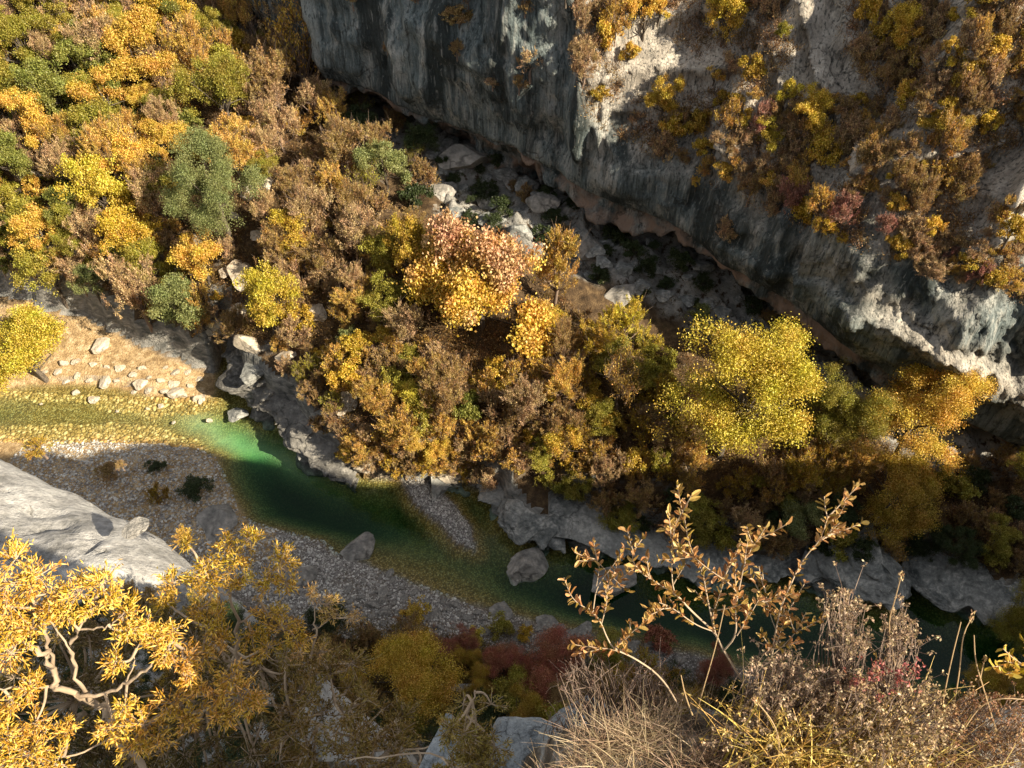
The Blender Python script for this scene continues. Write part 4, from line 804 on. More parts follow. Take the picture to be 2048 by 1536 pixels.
#@@FOREGROUND
# ------------------------------------------------------------------ foreground ledge and its plants
def spindles(g, c, d, L, R, a):          # small three-sided fingers, base at c, along d
    n = len(c); d = d/np.linalg.norm(d, axis=1)[:, None]; r = rng.normal(size=(n, 3)); u = np.cross(d, r); u /= np.linalg.norm(u, axis=1)[:, None]; w = np.cross(d, u)
    L = np.broadcast_to(L, (n,))[:, None]; R = np.broadcast_to(R, (n,))[:, None]; m = c+d*L*.45
    V = np.stack([c, m+u*R, m+(-.5*u+.866*w)*R, m+(-.5*u-.866*w)*R, c+d*L], 1).reshape(-1, 3)
    b = np.arange(n)[:, None]*5; F = np.concatenate([b+np.array([0, 2, 1]), b+np.array([0, 3, 2]), b+np.array([0, 1, 3]), b+np.array([4, 1, 2]), b+np.array([4, 2, 3]), b+np.array([4, 3, 1])])
    g.add(V, F, np.tile(a, 6))
def bez(pts, k=6):                       # smooth a polyline
    pts = np.array(pts, float)
    for _ in range(2):
        q = [pts[0]]
        for i in range(len(pts)-1): q += [pts[i]*.75+pts[i+1]*.25, pts[i]*.25+pts[i+1]*.75]
        q.append(pts[-1]); pts = np.array(q)
    return pts
def juniper(limbs, tufts, label, short, col, scale=1.0, nsp=26, seed=1, base=None, finger=(.045, .0048)):
    global rng
    rng = np.random.default_rng(seed); tr = G(); fo = G(); allp = []
    org = P(*limbs[0][0][0]); 
    for pts, r0, r1 in limbs:
        w = bez([P(*q) for q in pts]); k = len(w); w[1:-1] += rng.normal(size=(k-2, 3))*r0*.35
        tr.tube(w-org, np.linspace(r0, r1, k)*.5*(1+.10*rng.normal(size=k)), 8, .6); allp.append(w)
    allp = np.concatenate(allp)
    for px, py, rad, t in tufts:
        c = P(px, py, t); R = rad*t/FPX; j = np.argmin(np.linalg.norm(allp-c, axis=1)+rng.random(len(allp))*.15); s0 = allp[j]
        mid = (s0+c)/2+rng.normal(size=3)*R*.25-np.array([0, 0, R*.3]); cc = c-np.array([0, .3, .6])*R*.3; path = bez([s0, mid, cc])
        tr.tube(path-org, np.linspace(.011, .005, len(path))*scale, 5, .5)
        ax = c-s0+np.array([0, -.1, .5])*R; ax /= np.linalg.norm(ax)+1e-9
        nb = max(4, int(nsp*.55)); 
        for b in range(nb):                                   # twigs of the tuft, each with forked fingers
            v = rng.normal(size=3)*np.array([1, 1, .75])+ax*.5; v /= np.linalg.norm(v); ln = R*rng.uniform(.55, 1.12)
            e = cc+v*ln; bnd = v+rng.normal(size=3)*.3+np.array([0, 0, .25]); tw = bez([cc, cc+v*ln*.5, e]); tr.tube(tw-org, np.linspace(.004, .0022, len(tw))*scale, 3, .35)
            m = max(5, int(ln/.013/scale)); u = rng.uniform(.25, 1.05, m); pb_ = cc+(e-cc)*u[:, None]
            dv = v+rng.normal(size=(m, 3))*.75; a0 = rng.random()*.6
            spindles(fo, pb_-org, dv, finger[0]*scale*rng.uniform(.5, 1.35, m), finger[1]*.8*scale*rng.uniform(.7, 1.2, m), np.clip(a0+rng.random(m)*.4, 0, 1))
            m2 = m*2; q = pb_[rng.integers(0, m, m2)]+rng.normal(size=(m2, 3))*.016*scale; dv = v+rng.normal(size=(m2, 3))*.9
            spindles(fo, q-org, dv, finger[0]*.6*scale*rng.uniform(.7, 1.3, m2), finger[1]*.8*scale, np.clip(a0+rng.random(m2)*.4, 0, 1))
    e = empty('juniper', org); tag(e, label, 'juniper', 'junipers in the foreground'); LAND.append((*limbs[0][0][0][:2], short))
    obj('trunk', tr.build('trunk', True), M_PALEBARK, e); obj('foliage', fo.build('foliage'), M_JUN, e, color=col)
M_JUN = leaf_material('juniper_foliage', None, .25, .12)
GOLD = (.72, .43, .085)
juniper([
 ([(212, 1418, 5.0), (147, 1391, 4.75), (113, 1370, 4.6), (101, 1339, 4.5), (99, 1305, 4.4), (68, 1298, 4.3), (34, 1288, 4.25), (-30, 1283, 4.2)], .040, .022),
 ([(113, 1370, 4.6), (104, 1320, 4.45), (92, 1270, 4.35), (80, 1235, 4.3), (60, 1180, 4.2), (50, 1140, 4.15)], .026, .008),
 ([(180, 1402, 4.85), (154, 1356, 4.6), (140, 1312, 4.5), (147, 1278, 4.4), (161, 1257, 4.35), (181, 1233, 4.3), (191, 1205, 4.25), (205, 1175, 4.2)], .026, .007),
 ([(161, 1259, 4.35), (205, 1257, 4.3), (222, 1249, 4.28), (250, 1225, 4.25)], .012, .006),
 ([(140, 1300, 4.45), (113, 1257, 4.4), (82, 1230, 4.35)], .013, .007),
 ([(113, 1370, 4.6), (70, 1378, 4.55), (30, 1372, 4.5), (-20, 1380, 4.5)], .017, .008),
 ([(150, 1392, 4.75), (219, 1387, 4.7), (253, 1367, 4.65), (291, 1343, 4.6), (308, 1329, 4.55), (342, 1285, 4.5), (350, 1255, 4.45)], .024, .008),
 ([(253, 1367, 4.65), (270, 1330, 4.6), (265, 1300, 4.55), (300, 1270, 4.5)], .010, .005),
 ([(212, 1418, 5.0), (250, 1440, 4.9), (300, 1445, 4.8), (350, 1410, 4.7), (420, 1390, 4.7), (470, 1370, 4.7)], .020, .007),
 ([(250, 1440, 4.9), (200, 1490, 4.8), (120, 1520, 4.7), (40, 1500, 4.6)], .016, .007),
 ([(212, 1418, 5.0), (240, 1470, 5.1), (300, 1560, 5.3), (330, 1700, 5.6)], .045, .055),
], [(30, 1110, 42, 4.15), (65, 1150, 46, 4.15), (15, 1160, 46, 4.1), (20, 1205, 46, 4.15), (62, 1250, 38, 4.2), (100, 1180, 40, 4.2), (15, 1255, 36, 4.15), (155, 1180, 42, 4.2), (203, 1160, 36, 4.2), (218, 1188, 30, 4.2), (130, 1222, 32, 4.25), (180, 1215, 28, 4.2),
    (20, 1300, 34, 4.2), (60, 1372, 30, 4.5), (20, 1395, 32, 4.5), (90, 1220, 26, 4.25), (250, 1222, 38, 4.3), (252, 1258, 28, 4.3), (232, 1318, 26, 4.4), (310, 1275, 32, 4.4), (335, 1295, 38, 4.45), (365, 1312, 38, 4.5), (345, 1255, 36, 4.45), (375, 1340, 30, 4.5), (290, 1252, 26, 4.4),
    (345, 1400, 46, 4.6), (375, 1425, 40, 4.6), (285, 1442, 46, 4.6), (265, 1478, 42, 4.6), (315, 1468, 40, 4.6), (250, 1408, 22, 4.6), (225, 1450, 34, 4.65), (460, 1352, 34, 4.6), (482, 1384, 42, 4.6), (452, 1420, 38, 4.6), (505, 1395, 30, 4.6), (400, 1380, 26, 4.6), (440, 1385, 30, 4.6),
    (15, 1470, 48, 4.5), (60, 1500, 48, 4.5), (110, 1522, 42, 4.55), (20, 1525, 46, 4.5), (70, 1440, 30, 4.6), (-20, 1430, 40, 4.5), (130, 1460, 26, 4.7)],
 'golden sunlit juniper with thick pale curving limbs in the bottom left corner', 'pale-limbed golden juniper', GOLD, 1.0, 30, 11)
juniper([
 ([(470, 1330, 5.6), (478, 1250, 5.3), (458, 1190, 5.1), (470, 1130, 5.0), (490, 1080, 4.9)], .026, .008),
 ([(458, 1190, 5.1), (420, 1180, 5.0), (385, 1170, 4.95), (350, 1160, 4.9)], .014, .006), ([(420, 1185, 5.0), (400, 1150, 4.95), (395, 1120, 4.9)], .010, .005),
 ([(478, 1250, 5.3), (515, 1215, 5.2), (525, 1180, 5.15), (555, 1130, 5.1)], .016, .006), ([(470, 1320, 5.6), (540, 1290, 5.3), (560, 1250, 5.2)], .016, .006), ([(470, 1330, 5.6), (430, 1290, 5.2), (420, 1250, 5.1)], .014, .006)],
 [(415, 1125, 32, 4.9), (372, 1085, 14, 4.9), (345, 1160, 36, 4.9), (395, 1150, 30, 4.9), (420, 1160, 24, 4.9), (480, 1110, 46, 4.95), (498, 1075, 26, 4.9), (455, 1085, 24, 4.95), (560, 1120, 38, 5.1), (535, 1160, 38, 5.1), (570, 1160, 26, 5.1), (470, 1160, 24, 5.0), (540, 1225, 36, 5.15), (562, 1252, 40, 5.15), (592, 1275, 28, 5.2), (535, 1290, 34, 5.2), (425, 1240, 42, 5.0), (445, 1268, 40, 5.0), (400, 1215, 26, 5.0), (500, 1262, 34, 5.2), (405, 1300, 34, 5.1), (330, 1200, 30, 5.2)],
 'upright juniper with half its tufts gold, right of the pale-limbed one', 'upright juniper', (.62, .38, .06), 1.0, 26, 12)
juniper([([(600, 1390, 5.9), (612, 1330, 5.7), (635, 1270, 5.6), (625, 1235, 5.5), (640, 1190, 5.45)], .020, .006), ([(625, 1260, 5.6), (660, 1240, 5.5), (675, 1225, 5.5)], .010, .004), ([(612, 1330, 5.7), (560, 1330, 5.6), (520, 1300, 5.6)], .010, .005)],
 [(650, 1205, 30, 5.5), (665, 1225, 30, 5.5), (625, 1185, 14, 5.4), (700, 1230, 24, 5.6), (600, 1300, 26, 5.6), (640, 1300, 26, 5.7)],
 'thin juniper with bare pale twigs and a small pinkish-gold crown', 'thin bare-twigged juniper', (.60, .38, .12), .9, 22, 13, finger=(.04, .0036))
def shrubmass(specs, seed):
    for i, (limbs, region, n, t0, t1, rad, lab, short, col, sc_) in enumerate(specs):
        r = random.Random(seed+i); tf = []
        while len(tf) < n:
            x = r.uniform(min(p[0] for p in region), max(p[0] for p in region)); y = r.uniform(min(p[1] for p in region), max(p[1] for p in region))
            if pin(x, y, region): tf.append((x, y, r.uniform(rad*.7, rad*1.25), r.uniform(t0, t1)))
        juniper(limbs, tf, lab, short, col, sc_, 22, seed+i)
shrubmass([
 ([([(300, 1620, 7.2), (250, 1500, 6.6), (150, 1400, 6.4)], .03, .01), ([(250, 1500, 6.6), (400, 1420, 6.4), (520, 1330, 6.3)], .02, .008)], [(-20, 1330), (150, 1240), (300, 1200), (430, 1220), (560, 1290), (620, 1400), (580, 1560), (-20, 1560)], 120, 5.7, 6.8, 42, 'dark juniper in shade behind the pale-limbed golden one', 'dark juniper', (.15, .105, .03), 1.25),
 ([([(760, 1620, 6.2), (720, 1480, 6.0), (660, 1380, 6.0), (640, 1300, 6.1)], .028, .01), ([(720, 1480, 6.0), (620, 1440, 5.9), (560, 1420, 5.8)], .02, .008), ([(740, 1520, 6.0), (820, 1500, 5.8), (900, 1480, 5.6)], .018, .006)], [(560, 1300), (700, 1300), (740, 1400), (820, 1430), (840, 1560), (520, 1560), (580, 1420)], 58, 5.6, 6.6, 38, 'brown-olive juniper filling the bottom edge left of the pale rock', 'brown-olive juniper', (.27, .18, .045), 1.15),
 ([([(900, 1640, 3.4), (920, 1540, 3.3), (930, 1440, 3.3), (950, 1380, 3.3)], .014, .006), ([(920, 1540, 3.3), (860, 1500, 3.3), (700, 1520, 3.4)], .010, .005)], [(880, 1400), (990, 1400), (1000, 1480), (980, 1560), (860, 1560), (900, 1460)], 20, 3.1, 3.5, 38, 'spiky olive juniper sprays crossing the pale blue-grey rock', 'spiky juniper sprays', (.30, .22, .05), .62),
], 31)
# ---- ledge
lx, ly = np.meshgrid(np.arange(-2.4, 3.6, .03), np.arange(-2.5, 1.9, .03))
edge = .93+.10*fbm(lx*1.5, ly*0, s=121)+.02*np.clip(lx-1, 0, 3); le = np.minimum(edge-ly, (lx-.12+.25*fbm(ly*1.3, lx*0, s=122)))
lzf = 57.22+fbm(lx*1.6, ly*1.6, s=123)*.10+fbm(lx*7, ly*7, s=124)*.022
lzf = np.where(le > 0, lzf, np.maximum(lzf+le*6+.15*fbm(lx*4, ly*4, s=125)*np.clip(-le*4, 0, 1), 53.0)); lzf -= .10*np.exp(-np.clip(le, 0, 9)/.08)
mt = N('ledge_soil'); o_ = mt.coord(); a1 = mt.noise(o_, 6, 6, .7); a2 = mt.noise(o_, 40, 4, .7)
cc_ = mt.ramp(a1, [(.38, (.06, .045, .03)), (.5, (.15, .12, .09)), (.6, (.33, .32, .30)), (.7, (.46, .46, .44))]); cc_ = mt.mix(.5, cc_, mt.ramp(a2, [(.3, (.4, .4, .4)), (.7, (1.2, 1.2, 1.2))]), 'MULTIPLY')
mt.pbr(cc_, .95, mt.bump(mt.math('ADD', a1, mt.math('MULTIPLY', a2, .3)), .03)); 
tag(obj('ledge', mesh('ledge', np.stack([lx, ly, lzf], -1).reshape(-1, 3), gridfaces(lx.shape[1], lx.shape[0]), True), mt.m), kind='structure')
def lgz(x, y):
    i = int(np.clip((x+2.4)/.03, 0, lx.shape[1]-1)); j = int(np.clip((y+2.5)/.03, 0, lx.shape[0]-1)); return lzf[j, i]
def lhit(px, py):
    d = ray(px, py); t = 1.5
    while t < 8:
        if H+d[2]*t < lgz(d[0]*t, d[1]*t): return np.array([d[0]*t, d[1]*t, H+d[2]*t]), t
        t += .01
    return np.array([d[0]*3, d[1]*3, H+d[2]*3]), 3
def ledge_rock(px, py, t, w, h, lab, short, rz=0):
    o = obj('ledge_rock', rock_mesh('ledge_rock', int(px), .8, 14, 5), M_LEDGE); s = w*t/FPX/2; p = P(px, py, t); o.location = p; o.scale = (s, s*.8, s*.7); o.rotation_euler = (.2, -.1, rz)
    tag(o, lab, 'rock', 'pale rocks at the lip of the ledge'); LAND.append((px, py, short))
ledge_rock(1020, 1560, 3.5, 250, 0, 'pale blue-grey rock between juniper sprays at the bottom edge', 'pale blue-grey rock', .3)
ledge_rock(885, 1530, 4.2, 170, 0, 'blue-grey rock half hidden left behind the juniper sprays', 'half-hidden blue-grey rock', .9)
ledge_rock(1180, 1462, 3.2, 190, 0, 'low grey rock under the bare brown twigs', 'low grey rock', .1)
ledge_rock(1405, 1452, 2.85, 90, 0, 'small bluish stone at the foot of the boxwood', 'small bluish stone', .5)
ledge_rock(1300, 1532, 2.7, 150, 0, 'grey stone in the dry grass at the bottom edge', 'grey stone in dry grass', -.4)
# ---- boxwood
def box_leaf(g, c, d, up, L, Wd, a):
    d = d/np.linalg.norm(d); s = np.cross(d, up); s /= np.linalg.norm(s)+1e-9; u = np.cross(s, d); cu = .10*L
    T = [(.0, .0, 0), (.28, .42, .06), (.62, .48, .05), (.9, .25, 0), (1.0, 0, -.04), (.9, -.25, 0), (.62, -.48, .05), (.28, -.42, .06), (.5, 0, -.06)]
    V = np.array([c+d*L*x+s*Wd*y+u*L*z*1.6-u*cu*rng.uniform(.2, 3.0)*x*x for x, y, z in T]); F = np.array([(0, 1, 8), (1, 2, 8), (2, 3, 8), (3, 4, 8), (4, 5, 8), (5, 6, 8), (6, 7, 8), (7, 0, 8)]); g.add(V, F, a)
def boxwood(stems, label, short, col, seed, leafL=.029):
    global rng
    rng = np.random.default_rng(seed); st = G(); lf = G(); org = P(*stems[0][0][0])
    def dress(w, u0):
        seg = np.linalg.norm(np.diff(w, axis=0), axis=1); cum = np.concatenate([[0], np.cumsum(seg)]); L = cum[-1]; s = L*u0
        while s < L:
            p = np.array([np.interp(s, cum, w[:, k]) for k in range(3)]); q = np.array([np.interp(min(L, s+.01), cum, w[:, k]) for k in range(3)])-np.array([np.interp(max(0, s-.01), cum, w[:, k]) for k in range(3)]); q /= np.linalg.norm(q)+1e-9
            sd0 = np.cross(q, rng.normal(size=3)); sd0 /= np.linalg.norm(sd0)+1e-9
            for sg in (1, -1):
                if rng.random() < .12: continue
                dv = q*.75+sd0*sg*.75+rng.normal(size=3)*.22+np.array([0, 0, .12]); sz = leafL*rng.uniform(.65, 1.15); box_leaf(lf, p-org, dv, q*.8+rng.normal(size=3)*.45, sz, sz*rng.uniform(.36, .48), rng.random())
            s += .0140*rng.uniform(.7, 1.4)
    for pts, r0, r1, u0 in stems:
        w = bez([P(*q) for q in pts]); st.tube(w-org, np.linspace(r0, r1, len(w))*.72, 6, .5)
        if u0 < 1: dress(w, u0)
        for _ in range(int((1-u0)*6)):               # side twigs
            i = rng.integers(int(len(w)*u0*.9), len(w)-1); q = w[min(i+1, len(w)-1)]-w[i]; q /= np.linalg.norm(q)+1e-9; v = q+rng.normal(size=3)*np.array([.7, .4, .5]); v /= np.linalg.norm(v); ln = rng.uniform(.05, .13)
            tw = bez([w[i], w[i]+v*ln*.5, w[i]+v*ln+np.array([0, 0, .015])]); st.tube(tw-org, np.linspace(.0022, .0012, len(tw)), 4, .5); dress(tw, .25)
    e = empty('boxwood', org); tag(e, label, 'shrub', 'boxwood sprigs on the ledge'); LAND.append((*stems[0][0][-1][:2], short))
    obj('stems', st.build('stems', True), M_PALEBARK, e); obj('leaves', lf.build('leaves'), M_LEAF, e, color=col)
BXC = (.44, .26, .09)
boxwood([([(1500, 1420, 2.75), (1495, 1377, 2.7), (1447, 1302, 2.55), (1430, 1264, 2.5), (1385, 1225, 2.45), (1350, 1185, 2.4), (1316, 1168, 2.35), (1275, 1141, 2.3), (1261, 1110, 2.3), (1290, 1070, 2.3)], .0062, .0018, .62),
 ([(1350, 1190, 2.4), (1343, 1158, 2.38), (1345, 1079, 2.33), (1352, 1045, 2.3)], .003, .0015, .3),
 ([(1430, 1264, 2.5), (1415, 1200, 2.4), (1405, 1140, 2.35), (1379, 1096, 2.3), (1368, 1031, 2.3)], .0042, .0015, .35),
 ([(1447, 1302, 2.55), (1474, 1271, 2.45), (1470, 1220, 2.4), (1478, 1179, 2.35), (1410, 1134, 2.3), (1385, 1110, 2.3)], .0045, .0015, .35),
 ([(1478, 1179, 2.35), (1490, 1120, 2.3), (1510, 1085, 2.3), (1530, 1069, 2.3)], .003, .0015, .2),
 ([(1447, 1302, 2.55), (1420, 1240, 2.45), (1440, 1190, 2.4), (1450, 1150, 2.4)], .003, .0014, .3),
 ([(1430, 1264, 2.5), (1390, 1250, 2.45), (1345, 1215, 2.42), (1318, 1205, 2.4)], .003, .0014, .4),
 ([(1474, 1271, 2.45), (1500, 1230, 2.4), (1520, 1195, 2.4)], .0028, .0014, .2)],
 'tall boxwood with bronze-gold leaves on pale forking stems above the river', 'tall boxwood', BXC, 21)
boxwood([([(1530, 1400, 2.7), (1545, 1300, 2.55), (1560, 1216, 2.45), (1580, 1172, 2.42), (1594, 1141, 2.4), (1615, 1107, 2.38), (1642, 1079, 2.35), (1656, 1032, 2.3)], .0045, .0015, .45),
 ([(1552, 1260, 2.5), (1540, 1230, 2.5), (1530, 1180, 2.5)], .002, .0012, .5), ([(1545, 1300, 2.55), (1560, 1270, 2.5), (1570, 1230, 2.5)], .0025, .0014, .1), ([(1545, 1310, 2.55), (1590, 1270, 2.5), (1612, 1225, 2.45)], .0025, .0014, .55), ([(1640, 1082, 2.35), (1665, 1065, 2.33), (1678, 1055, 2.33)], .002, .0012, .1)],
 'single arching boxwood stem leaning right with leaves to its tip', 'arching boxwood stem', BXC, 22)
boxwood([([(1365, 1440, 2.75), (1360, 1415, 2.7), (1323, 1353, 2.6), (1268, 1315, 2.55), (1227, 1298, 2.5), (1213, 1274, 2.48), (1203, 1247, 2.45), (1186, 1223, 2.42), (1145, 1202, 2.4), (1128, 1155, 2.38)], .005, .0016, .72),
 ([(1203, 1247, 2.45), (1215, 1205, 2.42), (1210, 1180, 2.4)], .0025, .0014, .3), ([(1186, 1223, 2.42), (1193, 1172, 2.4), (1227, 1131, 2.38), (1248, 1096, 2.36)], .0028, .0014, .85), ([(1193, 1172, 2.4), (1200, 1130, 2.4), (1192, 1118, 2.4)], .002, .0013, .3),
 ([(1227, 1298, 2.5), (1250, 1275, 2.48), (1262, 1265, 2.46)], .002, .0013, .2), ([(1268, 1315, 2.55), (1230, 1300, 2.5), (1200, 1295, 2.5)], .002, .0013, .5)],
 'low sprawling boxwood branch reaching left over the broad river boulder', 'sprawling boxwood branch', BXC, 23)
boxwood([([(2080, 1350, 2.4), (2060, 1335, 2.4), (2035, 1328, 2.38), (2008, 1322, 2.36)], .003, .0014, .2)], 'gold boxwood sprig poking in from the right edge', 'boxwood sprig at the right edge', (.66, .44, .10), 24)
# ---- dwarf shrubs with dry flower heads
def flowery(base, tips_poly, n, t0, t1, label, short, stemcol, col, seed, fan=.3, head=.0055, hn=9):
    global rng
    rng = np.random.default_rng(seed); r = random.Random(seed); st = G(); hd = G(); org = P(*base)
    xs = [p[0] for p in tips_poly]; ys = [p[1] for p in tips_poly]; k = 0
    while k < n:
        x, y = r.uniform(min(xs), max(xs)), r.uniform(min(ys), max(ys))
        if not pin(x, y, tips_poly): continue
        k += 1; e = P(x, y, r.uniform(t0, t1)); b = org+(e-org)*np.array([fan, fan, 0])*1.0+rng.normal(size=3)*.02; b[2] = org[2]-.05
        m = (b*.45+e*.55)+rng.normal(size=3)*.02; w = bez([b, m, e]); st.tube(w-org, np.linspace(.0022, .0008, len(w)), 3, r.random())
        if r.random() < .6:
            i = len(w)//2+2; e2 = e+rng.normal(size=3)*.035; w2 = np.array([w[i], (w[i]+e2)/2+rng.normal(size=3)*.005, e2]); st.tube(w2-org, [.0014, .0011, .0006], 3, r.random()); ends = [e, e2]
        else: ends = [e]
        for q in ends:
            c = q+rng.normal(size=(hn, 3))*head*.8; hd.leaves(c-org, head*2.0*rng.uniform(.6, 1.3, hn), head*1.1, a=rng.random(hn))
            c = w[rng.integers(len(w)//2, len(w), 5)]+rng.normal(size=(5, 3))*.004; hd.leaves(c-org, head*1.3, head*.5, a=rng.random(5))
    e_ = empty('dwarf_shrub', org); tag(e_, label, 'shrub', 'dry dwarf shrubs on the ledge'); LAND.append((base[0], base[1], short))
    obj('stems', st.build('stems'), stemcol, e_); obj('flower_heads', hd.build('flower_heads'), M_LEAF, e_, color=col)
DRY = (.38, .27, .16)
flowery((1705, 1400, 2.6), [(1640, 1190), (1690, 1170), (1730, 1205), (1740, 1300), (1700, 1320), (1650, 1230)], 95, 2.3, 2.5, 'upright wiry shrub with brown heads against the dark water', 'upright wiry shrub', M_TWIG, DRY, 41, .25)
flowery((1810, 1410, 2.6), [(1765, 1225), (1800, 1215), (1850, 1260), (1835, 1300), (1780, 1290)], 60, 2.35, 2.5, 'small wiry shrub just right of the upright one', 'small wiry shrub', M_TWIG, DRY, 42, .25)
flowery((1580, 1440, 2.6), [(1500, 1320), (1560, 1290), (1640, 1330), (1720, 1350), (1700, 1430), (1560, 1440), (1500, 1400)], 270, 2.4, 2.65, 'greyish-pink flowering shrub under the boxwood stems', 'greyish-pink shrub', M_TWIG, (.40, .29, .185), 43, .8)
flowery((1800, 1460, 2.6), [(1700, 1350), (1780, 1390), (1860, 1350), (1900, 1420), (1880, 1540), (1700, 1540), (1660, 1440)], 320, 2.3, 2.6, 'pale straw-coloured flowering shrub at the bottom right', 'straw-coloured shrub', M_TWIG, (.46, .33, .18), 44, .85)
flowery((1960, 1480, 2.65), [(1880, 1400), (1960, 1380), (2060, 1400), (2060, 1550), (1880, 1550)], 260, 2.45, 2.7, 'brown tangled shrub in the bottom right corner', 'brown tangled shrub', M_TWIG, (.30, .17, .08), 45, .85)
flowery((1640, 1500, 2.6), [(1450, 1440), (1560, 1430), (1700, 1440), (1720, 1550), (1450, 1550)], 240, 2.45, 2.65, 'dusky heather-like shrub among the yellow grass', 'dusky heather-like shrub', M_TWIG, (.42, .31, .19), 46, .85)
for q_, pl_, lb_ in [((1752, 1385, 2.5), [(1735, 1325), (1762, 1315), (1768, 1355), (1740, 1360)], 'upright pinkish-red sprig between the dry shrubs'), ((1800, 1390, 2.5), [(1775, 1345), (1830, 1320), (1835, 1345), (1785, 1368)], 'slanting pinkish-red sprig right of the upright red one'), ((1725, 1400, 2.5), [(1705, 1355), (1730, 1360), (1728, 1378), (1706, 1376)], 'small pinkish-red tuft left of the upright red sprig')]:
    flowery(q_, pl_, 14, 2.35, 2.42, lb_, 'pinkish-red sprig', M_TWIG, (.46, .16, .13), int(q_[0]), .3, .006, 6)
flowery((1250, 1450, 2.9), [(1110, 1340), (1150, 1310), (1250, 1330), (1340, 1310), (1360, 1400), (1250, 1440), (1130, 1420)], 240, 2.7, 3.0, 'leafless brown twig bush above the pale rocks', 'leafless twig bush', M_TWIG, (.22, .13, .09), 48, .55, .003, 3)
flowery((1120, 1500, 3.0), [(1100, 1420), (1180, 1420), (1180, 1540), (1100, 1550)], 90, 2.8, 3.0, 'brown wiry bush low between two pale rocks', 'brown wiry bush', M_TWIG, (.26, .15, .10), 49, .7, .003, 3)
# ---- grass
def grass(px, py, n, spread, ln, label, short, col, seed, lean=.5, wd=.0016, heads=False):
    global rng
    rng = np.random.default_rng(seed); g = G(); p0, t = lhit(px, py)
    for i in range(n):
        b = p0+np.array([rng.normal()*spread, rng.normal()*spread*.6, 0]); b[:2] = p0[:2]+np.clip(b[:2]-p0[:2], -spread*1.6, spread*1.6); b[2] = max(lgz(b[0], b[1]), p0[2]-.05)-.01
        a = rng.uniform(0, 6.28); L = ln*rng.uniform(.5, 1.15); d = np.array([math.cos(a), math.sin(a)*.8+.15, 0])*rng.uniform(.1, lean); s = np.array([-math.sin(a), math.cos(a), 0]); 
        u = np.linspace(0, 1, 6)[:, None]; c = b+d*L*(u**1.8)+np.array([0, 0, 1])*L*(u-.45*lean*u**2); w_ = wd*(1-u*.85)*rng.uniform(.7, 1.3)
        s2 = s+rng.normal(size=3)*.3; V = np.concatenate([c-s2*w_, c+s2*w_]); F = np.array([(k, k+1, 7+k, 6+k) for k in range(5)]); g.add(V-p0, F, rng.random())
        if heads and rng.random() < .5:
            q = c[-1]+rng.normal(size=(12, 3))*.005-(c[-1]-c[-2])*rng.random((12, 1)); g.leaves(q-p0, .014, .004, a=rng.random(12))
    o = obj('grass_tuft', g.build('grass_tuft'), M_LEAF, loc=p0, color=col); tag(o, label, 'grass', 'grass tufts on the ledge'); LAND.append((px, py, short))
STRAW = (.40, .29, .18); YEL = (.66, .47, .14)
for i, (x, y, n, s, l, lab, c, le_) in enumerate([
 (1220, 1500, 650, .075, .20, 'large tuft of pale dry grass right of the pale rock', STRAW, .9), (1300, 1470, 420, .07, .17, 'pale dry grass tuft under the leafless twig bush', STRAW, .9),
 (1420, 1530, 520, .08, .18, 'brownish grass tuft at the bottom edge below the boxwood', (.30, .20, .12), .9), (1350, 1420, 200, .06, .15, 'thin straw grass at the lip of the ledge', STRAW, .7),
 (1560, 1540, 240, .13, .44, 'bright yellow long-bladed grass at the bottom edge', YEL, .55), (1660, 1500, 240, .13, .40, 'yellow grass with blades fanning right', YEL, .8),
 (1730, 1540, 240, .15, .38, 'yellow-straw grass at the foot of the straw-coloured shrub', (.62, .45, .16), .8), (1140, 1560, 260, .06, .15, 'short dry grass against the pale rock', STRAW, .9),
 (1950, 1540, 180, .08, .2, 'thin dull grass in the bottom right corner', (.34, .23, .10), .8), (1500, 1440, 200, .06, .14, 'short brown grass behind the yellow blades', (.34, .23, .13), .8)]):
    grass(x, y, n, s, l, lab, lab.split(' ', 1)[0]+' grass', c, 60+i, le_, (.0030 if c[0] > .6 else .0014) if 1 else .0014, c == YEL)
def stalk(pts, lab, col=(.50, .36, .2), head=True, r=.0024):
    g = G(); w = bez([P(*q) for q in pts]); org = w[0]; g.tube(w-org, np.linspace(r, r*.55, len(w)), 5, .5); e = empty('seed_stalk', org); tag(e, lab, 'stalk', 'dry seed stalks on the ledge')
    obj('stem', g.build('stem'), M_LEAF, e, color=col)
    if head:
        h = G(); d = w[-1]-w[-3]; d /= np.linalg.norm(d); q = w[-1]-d*.02+d*rng.random((34, 1))*.035+rng.normal(size=(34, 3))*.0035; h.leaves(q-org, .012, .004, a=rng.random(34), dirs=np.tile(d, (34, 1))); obj('seed_head', h.build('seed_head'), M_LEAF, e, color=(.55, .38, .2))
